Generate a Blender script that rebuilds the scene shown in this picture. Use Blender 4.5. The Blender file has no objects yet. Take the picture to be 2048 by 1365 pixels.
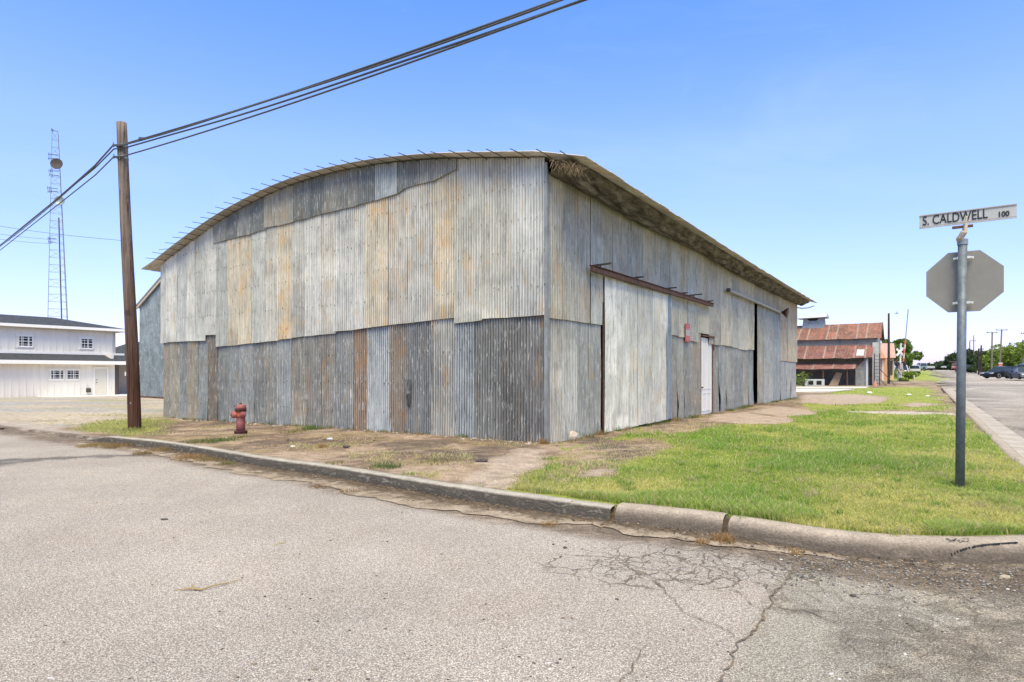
import bpy, math, random
import numpy as np
from mathutils import Vector, Matrix
R = math.radians
SC = bpy.context.scene
COL = SC.collection
random.seed(7)
rng = np.random.default_rng(11)

# ---------------------------------------------------------------- camera
F, CX, HY, CAMZ = 1224.0, 1024.0, 745.0, 1.5
cam_data = bpy.data.cameras.new("camera")
cam = bpy.data.objects.new("camera", cam_data)
COL.objects.link(cam)
cam.location = (0, 0, CAMZ)
cam.rotation_euler = (R(90), 0, 0)
cam_data.sensor_width = 36
cam_data.lens = 36 * F / 2048
cam_data.shift_y = (HY - 682.5) / 2048
cam_data.clip_end = 5000
cam_data.clip_start = 0.05
SC.camera = cam

# ---------------------------------------------------------------- light
SUN_EL, SUN_AZ = 58.0, 178.0       # azimuth of the sun, clockwise from +Y (behind the camera, to the left)
world = bpy.data.worlds.new("World")
SC.world = world
world.use_nodes = True
wn = world.node_tree
wn.nodes.clear()
sky = wn.nodes.new('ShaderNodeTexSky')
sky.sky_type = 'NISHITA'
sky.sun_disc = False
sky.sun_elevation = R(SUN_EL)
sky.sun_rotation = R(SUN_AZ)
sky.altitude = 0
sky.air_density = 1.0
sky.dust_density = 0.6
sky.ozone_density = 1.6
bg = wn.nodes.new('ShaderNodeBackground')
bg.inputs['Strength'].default_value = 0.15
wo = wn.nodes.new('ShaderNodeOutputWorld')
wg = wn.nodes.new('ShaderNodeTexCoord'); wsep = wn.nodes.new('ShaderNodeSeparateXYZ'); wn.links.new(wg.outputs['Generated'], wsep.inputs[0])
wr = wn.nodes.new('ShaderNodeValToRGB'); wn.links.new(wsep.outputs[2], wr.inputs[0])
WT = [(0.0, (.66, .60, .96)), (.12, (.74, .71, 1.04)), (.33, (.88, .91, 1.15)), (.52, (.59, .85, 1.22)), (.63, (.66, .90, 1.20)), (.80, (2.0, 1.85, 1.35)), (1.0, (2.4, 2.15, 1.45))]  # overhead stops, above the view, brightened and warmed as added soft fill
while len(wr.color_ramp.elements) < len(WT): wr.color_ramp.elements.new(.5)
for e_, (p_, c_) in zip(wr.color_ramp.elements, WT): e_.position = p_; e_.color = (*c_, 1)
wm = wn.nodes.new('ShaderNodeMix'); wm.data_type = 'RGBA'; wm.blend_type = 'MULTIPLY'; wm.inputs[0].default_value = 1
wn.links.new(sky.outputs[0], wm.inputs[6]); wn.links.new(wr.outputs[0], wm.inputs[7]); wmp = wn.nodes.new('ShaderNodeMapping'); wmp.inputs['Scale'].default_value = (1.6, 1.6, 5.5); wmp.inputs['Location'].default_value = (.3, .1, .2); wn.links.new(wg.outputs['Generated'], wmp.inputs[0])
wnz = wn.nodes.new('ShaderNodeTexNoise'); wnz.inputs['Scale'].default_value = 1.6; wnz.inputs['Detail'].default_value = 7; wnz.inputs['Roughness'].default_value = .6; wnz.inputs['Distortion'].default_value = .8; wn.links.new(wmp.outputs[0], wnz.inputs['Vector'])
wmr = wn.nodes.new('ShaderNodeMapRange'); wn.links.new(wnz.outputs['Fac'], wmr.inputs[0]); wmr.inputs[1].default_value = .5; wmr.inputs[2].default_value = .85; wmr.inputs[3].default_value = 0; wmr.inputs[4].default_value = .10
wcl = wn.nodes.new('ShaderNodeMix'); wcl.data_type = 'RGBA'; wn.links.new(wmr.outputs[0], wcl.inputs[0]); wn.links.new(wm.outputs[2], wcl.inputs[6]); wcl.inputs[7].default_value = (4.2, 4.6, 5.0, 1)
wn.links.new(wcl.outputs[2], bg.inputs[0])
wn.links.new(bg.outputs[0], wo.inputs[0])
sd = bpy.data.lights.new("sun", 'SUN')
sd.energy = 2.5
sd.angle = R(32)
sd.color = (1.0, 0.885, 0.64)
sun = bpy.data.objects.new("sun", sd)
COL.objects.link(sun)
sa, se = R(SUN_AZ), R(SUN_EL)
sdir = Vector((math.sin(sa) * math.cos(se), math.cos(sa) * math.cos(se), math.sin(se)))
sun.rotation_euler = sdir.to_track_quat('Z', 'Y').to_euler()
SC.view_settings.view_transform = 'Standard'
SC.view_settings.look = 'None'
SC.view_settings.exposure = 0.85
SC.view_settings.gamma = 1.0

# ---------------------------------------------------------------- tagging
def tag(o, label=None, cat=None, group=None, kind=None):
    if label: o['label'] = label
    if cat: o['category'] = cat
    if group: o['group'] = group
    if kind: o['kind'] = kind
    return o

def empty(name, loc=(0, 0, 0), label=None, cat=None, group=None, parent=None):
    o = bpy.data.objects.new(name, None)
    COL.objects.link(o)
    o.location = loc
    o.empty_display_size = 0.2
    if parent: o.parent = parent
    return tag(o, label, cat, group)

def worldloc(o):
    v = Vector((0, 0, 0))
    while o is not None:
        v += Vector(o.location)
        o = o.parent
    return v

def copy_tree(o, parent=None):
    c = o.copy()
    COL.objects.link(c)
    if parent: c.parent = parent
    for ch in list(o.children):
        copy_tree(ch, c)
    return c

# ---------------------------------------------------------------- numpy noise
def _h(ix, iy, seed):
    n = (ix.astype(np.int64) * 374761393 + iy.astype(np.int64) * 668265263 + seed * 982451653) & 0xffffffff
    n = ((n ^ (n >> 13)) * 1274126177) & 0xffffffff
    n = n ^ (n >> 16)
    return (n & 0xffffff) / float(0xffffff)

def vn(x, y, seed=0):
    x = np.asarray(x, float); y = np.asarray(y, float)
    ix, iy = np.floor(x), np.floor(y)
    fx, fy = x - ix, y - iy
    fx = fx * fx * (3 - 2 * fx); fy = fy * fy * (3 - 2 * fy)
    a = _h(ix, iy, seed); b = _h(ix + 1, iy, seed); c = _h(ix, iy + 1, seed); d = _h(ix + 1, iy + 1, seed)
    return (a * (1 - fx) + b * fx) * (1 - fy) + (c * (1 - fx) + d * fx) * fy

def fbm(x, y, seed=0, o=4):
    s = 0; a = 0.5; t = 0
    for k in range(o):
        s = s + a * vn(x * 2 ** k, y * 2 ** k, seed + k * 17); t += a; a *= 0.5
    return s / t

def smooth(a, b, x):
    t = np.clip((x - a) / (b - a), 0, 1)
    return t * t * (3 - 2 * t)

# ---------------------------------------------------------------- geometry frame
D1 = np.array([0.5607, 0.8280])          # along the cross street, away from the camera
DL = np.array([-0.8280, 0.5607])         # along the near street, to the left
OC = np.array([0.66, 11.9])              # near corner of the warehouse

def A_s(px, off=0.0):                    # pixel column -> metres along the front wall
    r = (px - CX) / F
    o = OC - D1 * off
    return (r * o[1] - o[0]) / (DL[0] - r * DL[1])
def A_pt(s, z, off=0.0):
    p = OC + DL * s - D1 * off
    return np.array([p[0], p[1], z])
def A_z(px, py, off=0.0):
    p = A_pt(A_s(px, off), 0, off)
    return CAMZ - (py - HY) / F * p[1]
def B_t(px, off=0.0):                    # pixel column -> metres along the side wall
    r = (px - CX) / F
    o = OC - DL * off
    return (r * o[1] - o[0]) / (D1[0] - r * D1[1])
def B_pt(t, z, off=0.0):
    p = OC + D1 * t - DL * off
    return np.array([p[0], p[1], z])
def B_z(px, py, off=0.0):
    p = B_pt(B_t(px, off), 0, off)
    return CAMZ - (py - HY) / F * p[1]
def P(px, py, Y):
    return Vector(((px - CX) / F * Y, Y, CAMZ - (py - HY) / F * Y))

# ---------------------------------------------------------------- terrain height
HC = np.array([(0.66, 11.9, .12), (-11.3, 20, .015), (15.9, 34.4, .05), (34, 58, .17), (-30, 47, -.25), (4, 5, .14), (8, 9.5, .14),
               (-1.3, 8.2, .13), (-4.3, 10.4, .12), (-7.7, 12.9, .10), (-9.2, 14, .05), (-13, 16.5, .02), (-25, 24, .02), (-22, 36, .02),
               (8, 15, .13), (15.3, 21.2, .14), (25, 38, .14), (-60, 60, -.4), (6, 22, .08)])
def rise(x, y):
    u = x * D1[0] + y * D1[1]
    return np.clip((u - 56) * .0085, 0, 3.6)
def Hraw(x, y):
    x = np.asarray(x, float); y = np.asarray(y, float)
    w = 0; s = 0
    for cx, cy, cz in HC:
        k = 1.0 / ((x - cx) ** 2 + (y - cy) ** 2 + .6) ** 1.5
        w = w + k; s = s + k * cz
    return s / w + rise(x, y)
def G(px, py, z0=None):                  # pixel -> point on the ground
    z = .1 if z0 is None else z0
    for _ in range(8):
        Y = F * (CAMZ - z) / (py - HY)
        X = (px - CX) / F * Y
        if z0 is None: z = float(Hraw(X, Y))
    return np.array([X, Y])

# ---------------------------------------------------------------- kerb line (foot of the kerb, road level)
foot_px = [(167, 880), (215, 887), (264, 893), (293, 895), (366, 905), (440, 920), (513, 933), (598, 946), (646, 952), (793, 978), (939, 1004), (1098, 1027),
           (1146, 1034), (1264, 1051), (1439, 1070), (1598, 1098), (1705, 1114), (1793, 1122), (1939, 1128), (2048, 1127)]
foot = [G(x, y, 0.0) for x, y in foot_px]
foot = [np.array(p) for p in foot]
foot += [np.array(p) for p in [(4.75, 4.93), (5.5, 5.35), (6.15, 5.95), (6.75, 6.8), (7.2, 7.9), (7.62, 8.85)]]
k0 = foot[-1]
foot += [k0 + D1 * d for d in (4, 8, 12, 16, 20, 25, 30, 36, 42, 48, 53)]
left_line = [foot[0] + DL * d for d in (200, 80, 40, 20, 10, 5)]
far_line = [k0 + D1 * d for d in (60, 80, 120, 200, 500)]
block = np.array(left_line + foot + far_line)       # the block lies to the left of this line as it runs
def resample(pts, step):
    pts = np.array(pts); d = np.r_[0, np.cumsum(np.linalg.norm(np.diff(pts, axis=0), axis=1))]
    n = max(2, int(d[-1] / step)); t = np.linspace(0, d[-1], n)
    return np.c_[np.interp(t, d, pts[:, 0]), np.interp(t, d, pts[:, 1])]
def chaikin(p, n=2):
    for _ in range(n):
        q = [p[0]]
        for a, b in zip(p[:-1], p[1:]):
            q += [a * .75 + b * .25, a * .25 + b * .75]
        q.append(p[-1]); p = q
    return p
block_s = np.array(left_line + chaikin(foot, 2) + far_line)
def sdist(x, y, line=block_s):           # >0 inside the block
    x = np.asarray(x, float); y = np.asarray(y, float)
    best = np.full(x.shape, 1e9); sg = np.zeros(x.shape)
    for a, b in zip(line[:-1], line[1:]):
        d = b - a; L2 = d @ d
        if L2 < 1e-9: continue
        t = np.clip(((x - a[0]) * d[0] + (y - a[1]) * d[1]) / L2, 0, 1)
        qx, qy = x - a[0] - t * d[0], y - a[1] - t * d[1]
        dd = np.hypot(qx, qy)
        cr = d[0] * (y - a[1]) - d[1] * (x - a[0])
        m = dd < best - 1e-9
        best = np.where(m, dd, best); sg = np.where(m, np.sign(cr), sg)
    return best * sg
def inpoly(x, y, poly):
    x = np.asarray(x, float); y = np.asarray(y, float)
    c = np.zeros(x.shape, bool); n = len(poly)
    for i in range(n):
        x1, y1 = poly[i]; x2, y2 = poly[(i + 1) % n]
        if abs(y2 - y1) < 1e-12: continue
        m = ((y1 > y) != (y2 > y)) & (x < (x2 - x1) * (y - y1) / (y2 - y1) + x1)
        c ^= m
    return c
def pdist(x, y, poly):                   # signed distance, >0 inside
    p = np.array(list(poly) + [poly[0]])
    best = np.full(np.shape(x), 1e9)
    for a, b in zip(p[:-1], p[1:]):
        d = b - a; L2 = d @ d + 1e-12
        t = np.clip(((x - a[0]) * d[0] + (y - a[1]) * d[1]) / L2, 0, 1)
        best = np.minimum(best, np.hypot(x - a[0] - t * d[0], y - a[1] - t * d[1]))
    return np.where(inpoly(x, y, poly), best, -best)
def pxpoly(pts, z=None): return [G(a, b, z) for a, b in pts]

# ---------------------------------------------------------------- mesh builders
class MB:
    def __init__(s): s.v = []; s.f = []; s.m = []; s.cm = 0
    def add(s, vs, fs):
        b = len(s.v); s.v += [tuple(v) for v in vs]
        for f in fs: s.f.append(tuple(b + i for i in f)); s.m.append(s.cm)
    def box(s, c, d, rz=0, M=None):
        hx, hy, hz = d[0] / 2, d[1] / 2, d[2] / 2
        vs = [Vector((x, y, z)) for x in (-hx, hx) for y in (-hy, hy) for z in (-hz, hz)]
        m = M if M is not None else Matrix.Rotation(rz, 3, 'Z')
        vs = [m @ v + Vector(c) for v in vs]
        s.add(vs, [(0, 1, 3, 2), (4, 6, 7, 5), (0, 4, 5, 1), (2, 3, 7, 6), (0, 2, 6, 4), (1, 5, 7, 3)])
    def bar(s, p, q, w, h=None, up=(0, 0, 1)):
        p, q = Vector(p), Vector(q); d = (q - p); L = d.length
        if L < 1e-6: return
        d.normalize(); u = Vector(up)
        if abs(d.dot(u)) > .99: u = Vector((1, 0, 0))
        a = d.cross(u).normalized(); b = a.cross(d).normalized()
        h = w if h is None else h
        vs = [e + a * (i * w / 2) + b * (j * h / 2) for e in (p, q) for i, j in ((-1, -1), (1, -1), (1, 1), (-1, 1))]
        s.add(vs, [(3, 2, 1, 0), (4, 5, 6, 7), (0, 1, 5, 4), (1, 2, 6, 5), (2, 3, 7, 6), (3, 0, 4, 7)])
    def tube(s, pts, rad, n=8, cap=True):
        pts = [Vector(p) for p in pts]
        rads = rad if isinstance(rad, (list, tuple)) else [rad] * len(pts)
        rings = []; prev = None
        for i, p in enumerate(pts):
            d = (pts[min(i + 1, len(pts) - 1)] - pts[max(i - 1, 0)]).normalized()
            u = Vector((0, 0, 1)) if abs(d.z) < .95 else Vector((0, 1, 0))
            a = d.cross(u).normalized() if prev is None else (prev - d * prev.dot(d)).normalized()
            prev = a; b = d.cross(a)
            rings.append([p + (a * math.cos(t) + b * math.sin(t)) * rads[i] for t in [2 * math.pi * k / n for k in range(n)]])
        vs = [v for r in rings for v in r]; fs = []
        for i in range(len(pts) - 1):
            for k in range(n):
                fs.append((i * n + k, i * n + (k + 1) % n, (i + 1) * n + (k + 1) % n, (i + 1) * n + k))
        if cap:
            fs.append(tuple(range(n - 1, -1, -1))); fs.append(tuple((len(pts) - 1) * n + k for k in range(n)))
        s.add(vs, fs)
    def lathe(s, prof, c=(0, 0, 0), n=20, axis=(0, 0, 1)):
        q = Vector((0, 0, 1)).rotation_difference(Vector(axis)); c = Vector(c)
        vs = [c + q @ Vector((r * math.cos(2 * math.pi * k / n), r * math.sin(2 * math.pi * k / n), z)) for r, z in prof for k in range(n)]
        fs = [(i * n + k, i * n + (k + 1) % n, (i + 1) * n + (k + 1) % n, (i + 1) * n + k) for i in range(len(prof) - 1) for k in range(n)]
        fs += [tuple(range(n - 1, -1, -1)), tuple((len(prof) - 1) * n + k for k in range(n))]
        s.add(vs, fs)
    def prism(s, poly, ext):
        poly = [Vector(p) for p in poly]; e = Vector(ext); n = len(poly)
        s.add(poly + [p + e for p in poly], [tuple(range(n - 1, -1, -1)), tuple(range(n, 2 * n))] +
              [(i, (i + 1) % n, n + (i + 1) % n, n + i) for i in range(n)])
    def ico(s, c, r, sq=(1, 1, 1), jit=.25, sub=1, rnd=random):
        t = (1 + 5 ** .5) / 2
        vs = [Vector(v).normalized() for v in [(-1, t, 0), (1, t, 0), (-1, -t, 0), (1, -t, 0), (0, -1, t), (0, 1, t), (0, -1, -t), (0, 1, -t), (t, 0, -1), (t, 0, 1), (-t, 0, -1), (-t, 0, 1)]]
        fs = [(0, 11, 5), (0, 5, 1), (0, 1, 7), (0, 7, 10), (0, 10, 11), (1, 5, 9), (5, 11, 4), (11, 10, 2), (10, 7, 6), (7, 1, 8), (3, 9, 4), (3, 4, 2), (3, 2, 6), (3, 6, 8), (3, 8, 9), (4, 9, 5), (2, 4, 11), (6, 2, 10), (8, 6, 7), (9, 8, 1)]
        vs = [Vector(c) + Vector((v.x * sq[0], v.y * sq[1], v.z * sq[2])) * r * (1 + rnd.uniform(-jit, jit)) for v in vs]
        s.add(vs, fs)
    def build(s, name, mat, parent=None, smooth=False, local=False, bevel=0, org=None):
        me = bpy.data.meshes.new(name)
        o = bpy.data.objects.new(name, me)
        COL.objects.link(o)
        base = Vector((0, 0, 0))
        if parent is not None:
            o.parent = parent
            if not local: base = worldloc(parent)
        elif org is not None:
            base = Vector(org); o.location = base
        me.from_pydata([(v[0] - base.x, v[1] - base.y, v[2] - base.z) for v in s.v], [], s.f)
        mats = mat if isinstance(mat, (list, tuple)) else [mat]
        for m in mats: me.materials.append(m)
        if len(mats) > 1: me.polygons.foreach_set('material_index', s.m)
        if smooth: me.polygons.foreach_set('use_smooth', [True] * len(me.polygons))
        me.update()
        if bevel:
            b = o.modifiers.new('bevel', 'BEVEL'); b.width = bevel; b.segments = 2; b.limit_method = 'ANGLE'
        return o

class NB:                                # numpy builder with colour, rust and uv attributes
    def __init__(s): s.V = []; s.Q = []; s.C = []; s.U = []; s.Ru = []; s.n = 0; s.T = []
    def grid(s, pts, col, rust=0.0, uv=None):
        m, n = pts.shape[:2]
        idx = np.arange(m * n).reshape(m, n) + s.n
        s.Q.append(np.stack([idx[:-1, :-1], idx[:-1, 1:], idx[1:, 1:], idx[1:, :-1]], -1).reshape(-1, 4))
        s.V.append(pts.reshape(-1, 3))
        c = np.broadcast_to(np.asarray(col, float), (m, n, 3)).reshape(-1, 3)
        s.C.append(c); s.Ru.append(np.broadcast_to(np.asarray(rust, float), (m, n)).reshape(-1))
        s.U.append((uv if uv is not None else pts[..., :2]).reshape(-1, 2))
        s.n += m * n
    def build(s, name, mat, parent=None, smooth=True, keep=None):
        V = np.concatenate(s.V); Q = np.concatenate(s.Q); C = np.concatenate(s.C); U = np.concatenate(s.U); Ru = np.concatenate(s.Ru)
        if keep is not None: Q = Q[keep(V[Q].mean(1))]
        base = worldloc(parent) if parent is not None else Vector((0, 0, 0))
        V = V - np.array(base)
        return raw_mesh(name, V, Q, mat, parent, smooth, C, U, Ru)

def raw_mesh(name, V, Q, mat, parent=None, smooth=False, C=None, U=None, Ru=None):
    me = bpy.data.meshes.new(name)
    k = Q.shape[1]
    me.vertices.add(len(V)); me.vertices.foreach_set('co', V.astype(np.float32).ravel())
    me.loops.add(Q.size); me.loops.foreach_set('vertex_index', Q.astype(np.int32).ravel())
    me.polygons.add(len(Q)); me.polygons.foreach_set('loop_start', np.arange(0, Q.size, k, dtype=np.int32))
    me.update(calc_edges=True)
    me.polygons.foreach_set('use_smooth', np.full(len(Q), smooth))
    if C is not None:
        a = me.attributes.new('tint', 'FLOAT_COLOR', 'POINT')
        a.data.foreach_set('color', np.c_[C, np.ones(len(C))].astype(np.float32).ravel())
    if Ru is not None:
        a = me.attributes.new('rust', 'FLOAT', 'POINT'); a.data.foreach_set('value', Ru.astype(np.float32))
    if U is not None:
        a = me.attributes.new('surf', 'FLOAT_VECTOR', 'POINT')
        a.data.foreach_set('vector', np.c_[U, np.zeros(len(U))].astype(np.float32).ravel())
    me.materials.append(mat)
    o = bpy.data.objects.new(name, me)
    COL.objects.link(o)
    if parent is not None: o.parent = parent
    return o

# ---------------------------------------------------------------- materials
class N:                                 # tiny node helper
    def __init__(s, name):
        s.mat = bpy.data.materials.new(name); s.mat.use_nodes = True
        s.t = s.mat.node_tree; s.t.nodes.clear()
        s.out = s.t.nodes.new('ShaderNodeOutputMaterial')
        s.b = s.t.nodes.new('ShaderNodeBsdfPrincipled')
        s.t.links.new(s.b.outputs[0], s.out.inputs[0])
    def link(s, a, b): s.t.links.new(a, b)
    def put(s, sock, v):
        if hasattr(v, 'is_output') or isinstance(v, bpy.types.NodeSocket): s.link(v, sock)
        elif v is not None:
            if isinstance(v, (tuple, list)) and len(v) == 3 and sock.type == 'RGBA': v = (*v, 1)
            sock.default_value = v
    def attr(s, name, out='Color'):
        n = s.t.nodes.new('ShaderNodeAttribute'); n.attribute_name = name; return n.outputs[out]
    def coord(s): return s.t.nodes.new('ShaderNodeTexCoord').outputs['Object']
    def pos(s): return s.t.nodes.new('ShaderNodeNewGeometry').outputs['Position']
    def map(s, v, scale=(1, 1, 1), rot=(0, 0, 0), loc=(0, 0, 0)):
        n = s.t.nodes.new('ShaderNodeMapping'); s.link(v, n.inputs[0])
        n.inputs['Scale'].default_value = scale; n.inputs['Rotation'].default_value = rot; n.inputs['Location'].default_value = loc
        return n.outputs[0]
    def noise(s, v, scale, detail=4, rough=.55, dist=0, out='Fac'):
        n = s.t.nodes.new('ShaderNodeTexNoise'); s.link(v, n.inputs['Vector'])
        n.inputs['Scale'].default_value = scale; n.inputs['Detail'].default_value = detail
        n.inputs['Roughness'].default_value = rough; n.inputs['Distortion'].default_value = dist
        return n.outputs[out]
    def vor(s, v, scale, feature='F1', rnd=1.0, out='Distance'):
        n = s.t.nodes.new('ShaderNodeTexVoronoi'); s.link(v, n.inputs['Vector']); n.feature = feature
        n.inputs['Scale'].default_value = scale; n.inputs['Randomness'].default_value = rnd
        return n.outputs[out]
    def ramp(s, f, stops, interp='LINEAR'):
        n = s.t.nodes.new('ShaderNodeValToRGB'); s.link(f, n.inputs[0]); n.color_ramp.interpolation = interp
        e = n.color_ramp.elements
        while len(e) < len(stops): e.new(.5)
        for x, (p, c) in zip(e, stops):
            x.position = p; x.color = (*c, 1) if isinstance(c, (tuple, list)) else (c, c, c, 1)
        return n.outputs[0]
    def math(s, op, a, b=None, clamp=False):
        n = s.t.nodes.new('ShaderNodeMath'); n.operation = op; n.use_clamp = clamp
        s.put(n.inputs[0], a)
        if b is not None: s.put(n.inputs[1], b)
        return n.outputs[0]
    def mrange(s, v, a, b, c=0, d=1):
        n = s.t.nodes.new('ShaderNodeMapRange'); s.link(v, n.inputs[0])
        for i, x in enumerate((a, b, c, d)): n.inputs[i + 1].default_value = x
        return n.outputs[0]
    def mix(s, f, a, b, mode='MIX'):
        n = s.t.nodes.new('ShaderNodeMix'); n.data_type = 'RGBA'; n.blend_type = mode
        s.put(n.inputs[0], f); s.put(n.inputs[6], a); s.put(n.inputs[7], b)
        return n.outputs[2]
    def bump(s, h, dist=.01, strength=1, normal=None):
        n = s.t.nodes.new('ShaderNodeBump'); s.link(h, n.inputs['Height'])
        n.inputs['Distance'].default_value = dist; n.inputs['Strength'].default_value = strength
        if normal is not None: s.link(normal, n.inputs['Normal'])
        s.link(n.outputs[0], s.b.inputs['Normal']); return n.outputs[0]
    def fin(s, col, rough=.7, metal=0, spec=.4):
        s.put(s.b.inputs['Base Color'], col); s.put(s.b.inputs['Roughness'], rough)
        s.put(s.b.inputs['Metallic'], metal); s.put(s.b.inputs['Specular IOR Level'], spec)
        return s.mat

def simple(name, col, rough=.7, var=.15, scale=6, metal=0, spec=.35, bump=0, stretch=(1, 1, 1)):
    m = N(name); c = m.map(m.coord(), stretch)
    n = m.noise(c, scale, 5, .6)
    lo = tuple(max(0, x * (1 - var)) for x in col); hi = tuple(min(1, x * (1 + var)) for x in col)
    cc = m.ramp(n, [(.3, lo), (.7, hi)])
    if bump: m.bump(n, bump, .6)
    return m.fin(cc, rough, metal, spec)

def sheet_mat(name, rough=.62, streak=1.0, rustcol=((.42, .22, .09), (.16, .065, .03)), dents=.006):
    m = N(name); uv = m.attr('surf', 'Vector'); tint = m.attr('tint'); rust = m.attr('rust', 'Fac')
    st = m.noise(m.map(uv, (17, .55, 1)), 1.0, 5, .65)
    st2 = m.noise(m.map(uv, (42, 1.7, 1)), 1.0, 3, .6)
    bl = m.noise(m.map(uv, (1.7, 1.2, 1)), 1.0, 6, .62, .4)
    f = m.math('ADD', m.math('MULTIPLY', st, .55 * streak), m.math('MULTIPLY', bl, .55))
    f = m.math('ADD', f, m.math('MULTIPLY', st2, .35 * streak))
    k = m.mrange(f, .45, .95, .48, 1.5)
    base = m.mix(1.0, tint, k, 'MULTIPLY')
    fl = m.noise(m.map(uv, (60, 5, 1), loc=(3, 3, 0)), 1.0, 3, .55)
    base = m.mix(m.math('MULTIPLY', m.ramp(fl, [(.60, 0), (.64, 1)]), .32), base, (.07, .07, .06))
    fl2 = m.noise(m.map(uv, (48, 3.2, 1), loc=(13, 8, 0)), 1.0, 4, .6)
    base = m.mix(m.math('MULTIPLY', m.ramp(fl2, [(.60, 0), (.63, 1)]), .5), base, (.58, .58, .54))
    pq = m.noise(m.map(uv, (10, 2.3, 1), loc=(21, 4, 0)), 1.0, 8, .70, .1)
    base = m.mix(m.math('MULTIPLY', m.ramp(pq, [(.59, 0), (.62, 1)]), .30), base, (.60, .60, .56))
    base = m.mix(m.math('MULTIPLY', m.ramp(pq, [(.38, 1), (.41, 0)]), .34), base, (.07, .075, .072))
    # pale oxide
    ox = m.ramp(m.noise(m.map(uv, (9, 2.2, 1), loc=(7, 3, 0)), 1.0, 6, .7), [(.58, 0), (.68, 1)])
    base = m.mix(m.math('MULTIPLY', ox, .30), base, (.50, .52, .50))
    dk = m.ramp(m.noise(m.map(uv, (14, 1.1, 1), loc=(2, 9, 0)), 1.0, 5, .65), [(.56, 0), (.72, 1)])
    base = m.mix(m.math('MULTIPLY', dk, .5), base, (.085, .09, .085))
    # tan film and rust
    rn = m.noise(m.map(uv, (2.6, 1.15, 1), loc=(4, 1, 0)), 1.0, 8, .66, .5)
    v = m.math('ADD', rn, m.math('MULTIPLY', rust, .17))
    tan = m.ramp(v, [(.57, 0), (.76, 1)])
    base = m.mix(m.math('MULTIPLY', tan, .75), base, m.mix(.22, m.mix(1, tint, (1.28, .95, .56), 'MULTIPLY'), rustcol[0]))
    rn2 = m.noise(m.map(uv, (24, 4.5, 1), loc=(1, 5, 0)), 1.0, 6, .7)
    v2 = m.math('ADD', m.math('MULTIPLY', rn2, .6), m.math('ADD', m.math('MULTIPLY', rn, .4), m.math('MULTIPLY', rust, .11)))
    deep = m.ramp(v2, [(.64, 0), (.70, 1)])
    base = m.mix(m.math('MULTIPLY', deep, .85), base, m.mix(rn2, rustcol[1], (.40, .16, .05)))
    m.bump(m.noise(m.map(uv, (7, 3, 1)), 1.0, 4, .6), dents, .8)
    return m.fin(base, rough, 0.0, .35)
M = {}
M['sheet'] = sheet_mat('corrugated_iron')
M['old_sheet'] = sheet_mat('old_corrugated_iron', .7, 1.1, ((.36, .24, .14), (.20, .09, .045)))
M['dark'] = simple('dark_interior', (.02, .018, .016), .95)
M['rust_steel'] = simple('rusty_steel', (.11, .055, .035), .8, .4, 9, bump=.004)
M['rod'] = simple('dark_rod', (.07, .06, .05), .8, .3)
M['nail'] = simple('nail_heads', (.06, .045, .035), .8, .3)
M['white_paint'] = simple('white_door_paint', (.68, .66, .60), .55, .08, 5, stretch=(1, 1, .3))
M['galv'] = simple('galvanised_steel', (.24, .28, .29), .5, .18, 14, .35, bump=.001)
M['galv_light'] = simple('pale_bracket_metal', (.62, .62, .58), .5, .1)
M['alu_back'] = simple('dull_aluminium', (.235, .22, .18), .55, .1, 4, .1)
M['sign_face'] = simple('sign_white', (.43, .43, .39), .5, .06, 3)
M['ink'] = simple('black_ink', (.012, .014, .02), .6, .1)
M['sign_red'] = simple('sign_red', (.55, .06, .06), .5, .06)
M['rubber'] = simple('rubber', (.02, .02, .02), .8, .2)
M['cable'] = simple('cable_sheath', (.07, .068, .065), .6, .3, 20)
M['black_glass'] = simple('window_glass', (.03, .035, .04), .12, .1, 3, spec=.6)

def wood_mat():
    m = N('weathered_pole_wood'); c = m.coord()
    g = m.noise(m.map(c, (22, 22, .7)), 1, 6, .7)
    b = m.noise(m.map(c, (3, 3, .5)), 1, 4, .6)
    z = m.t.nodes.new('ShaderNodeSeparateXYZ'); m.link(c, z.inputs[0])
    top = m.mrange(m.math('ADD', z.outputs[2], m.math('MULTIPLY', b, 3.0)), 2.6, 6.6)
    col = m.mix(top, m.ramp(g, [(.3, (.018, .009, .006)), (.7, (.115, .052, .032))]), m.ramp(g, [(.3, (.075, .055, .042)), (.7, (.27, .205, .16))]))
    kn = m.ramp(m.noise(m.map(c, (6, 6, 2.5), loc=(3, 2, 1)), 1, 3, .5), [(.66, 0), (.72, 1)])
    col = m.mix(m.math('MULTIPLY', kn, .5), col, (.03, .015, .01))
    sp = m.ramp(m.noise(m.map(c, (38, 38, .9), loc=(1, 7, 0)), 1, 4, .6), [(.37, 1), (.42, 0)]); col = m.mix(m.math('MULTIPLY', sp, .75), col, (.012, .008, .006))
    m.bump(g, .015, .8)
    return m.fin(col, .85, 0, .2)
M['wood'] = wood_mat()

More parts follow.
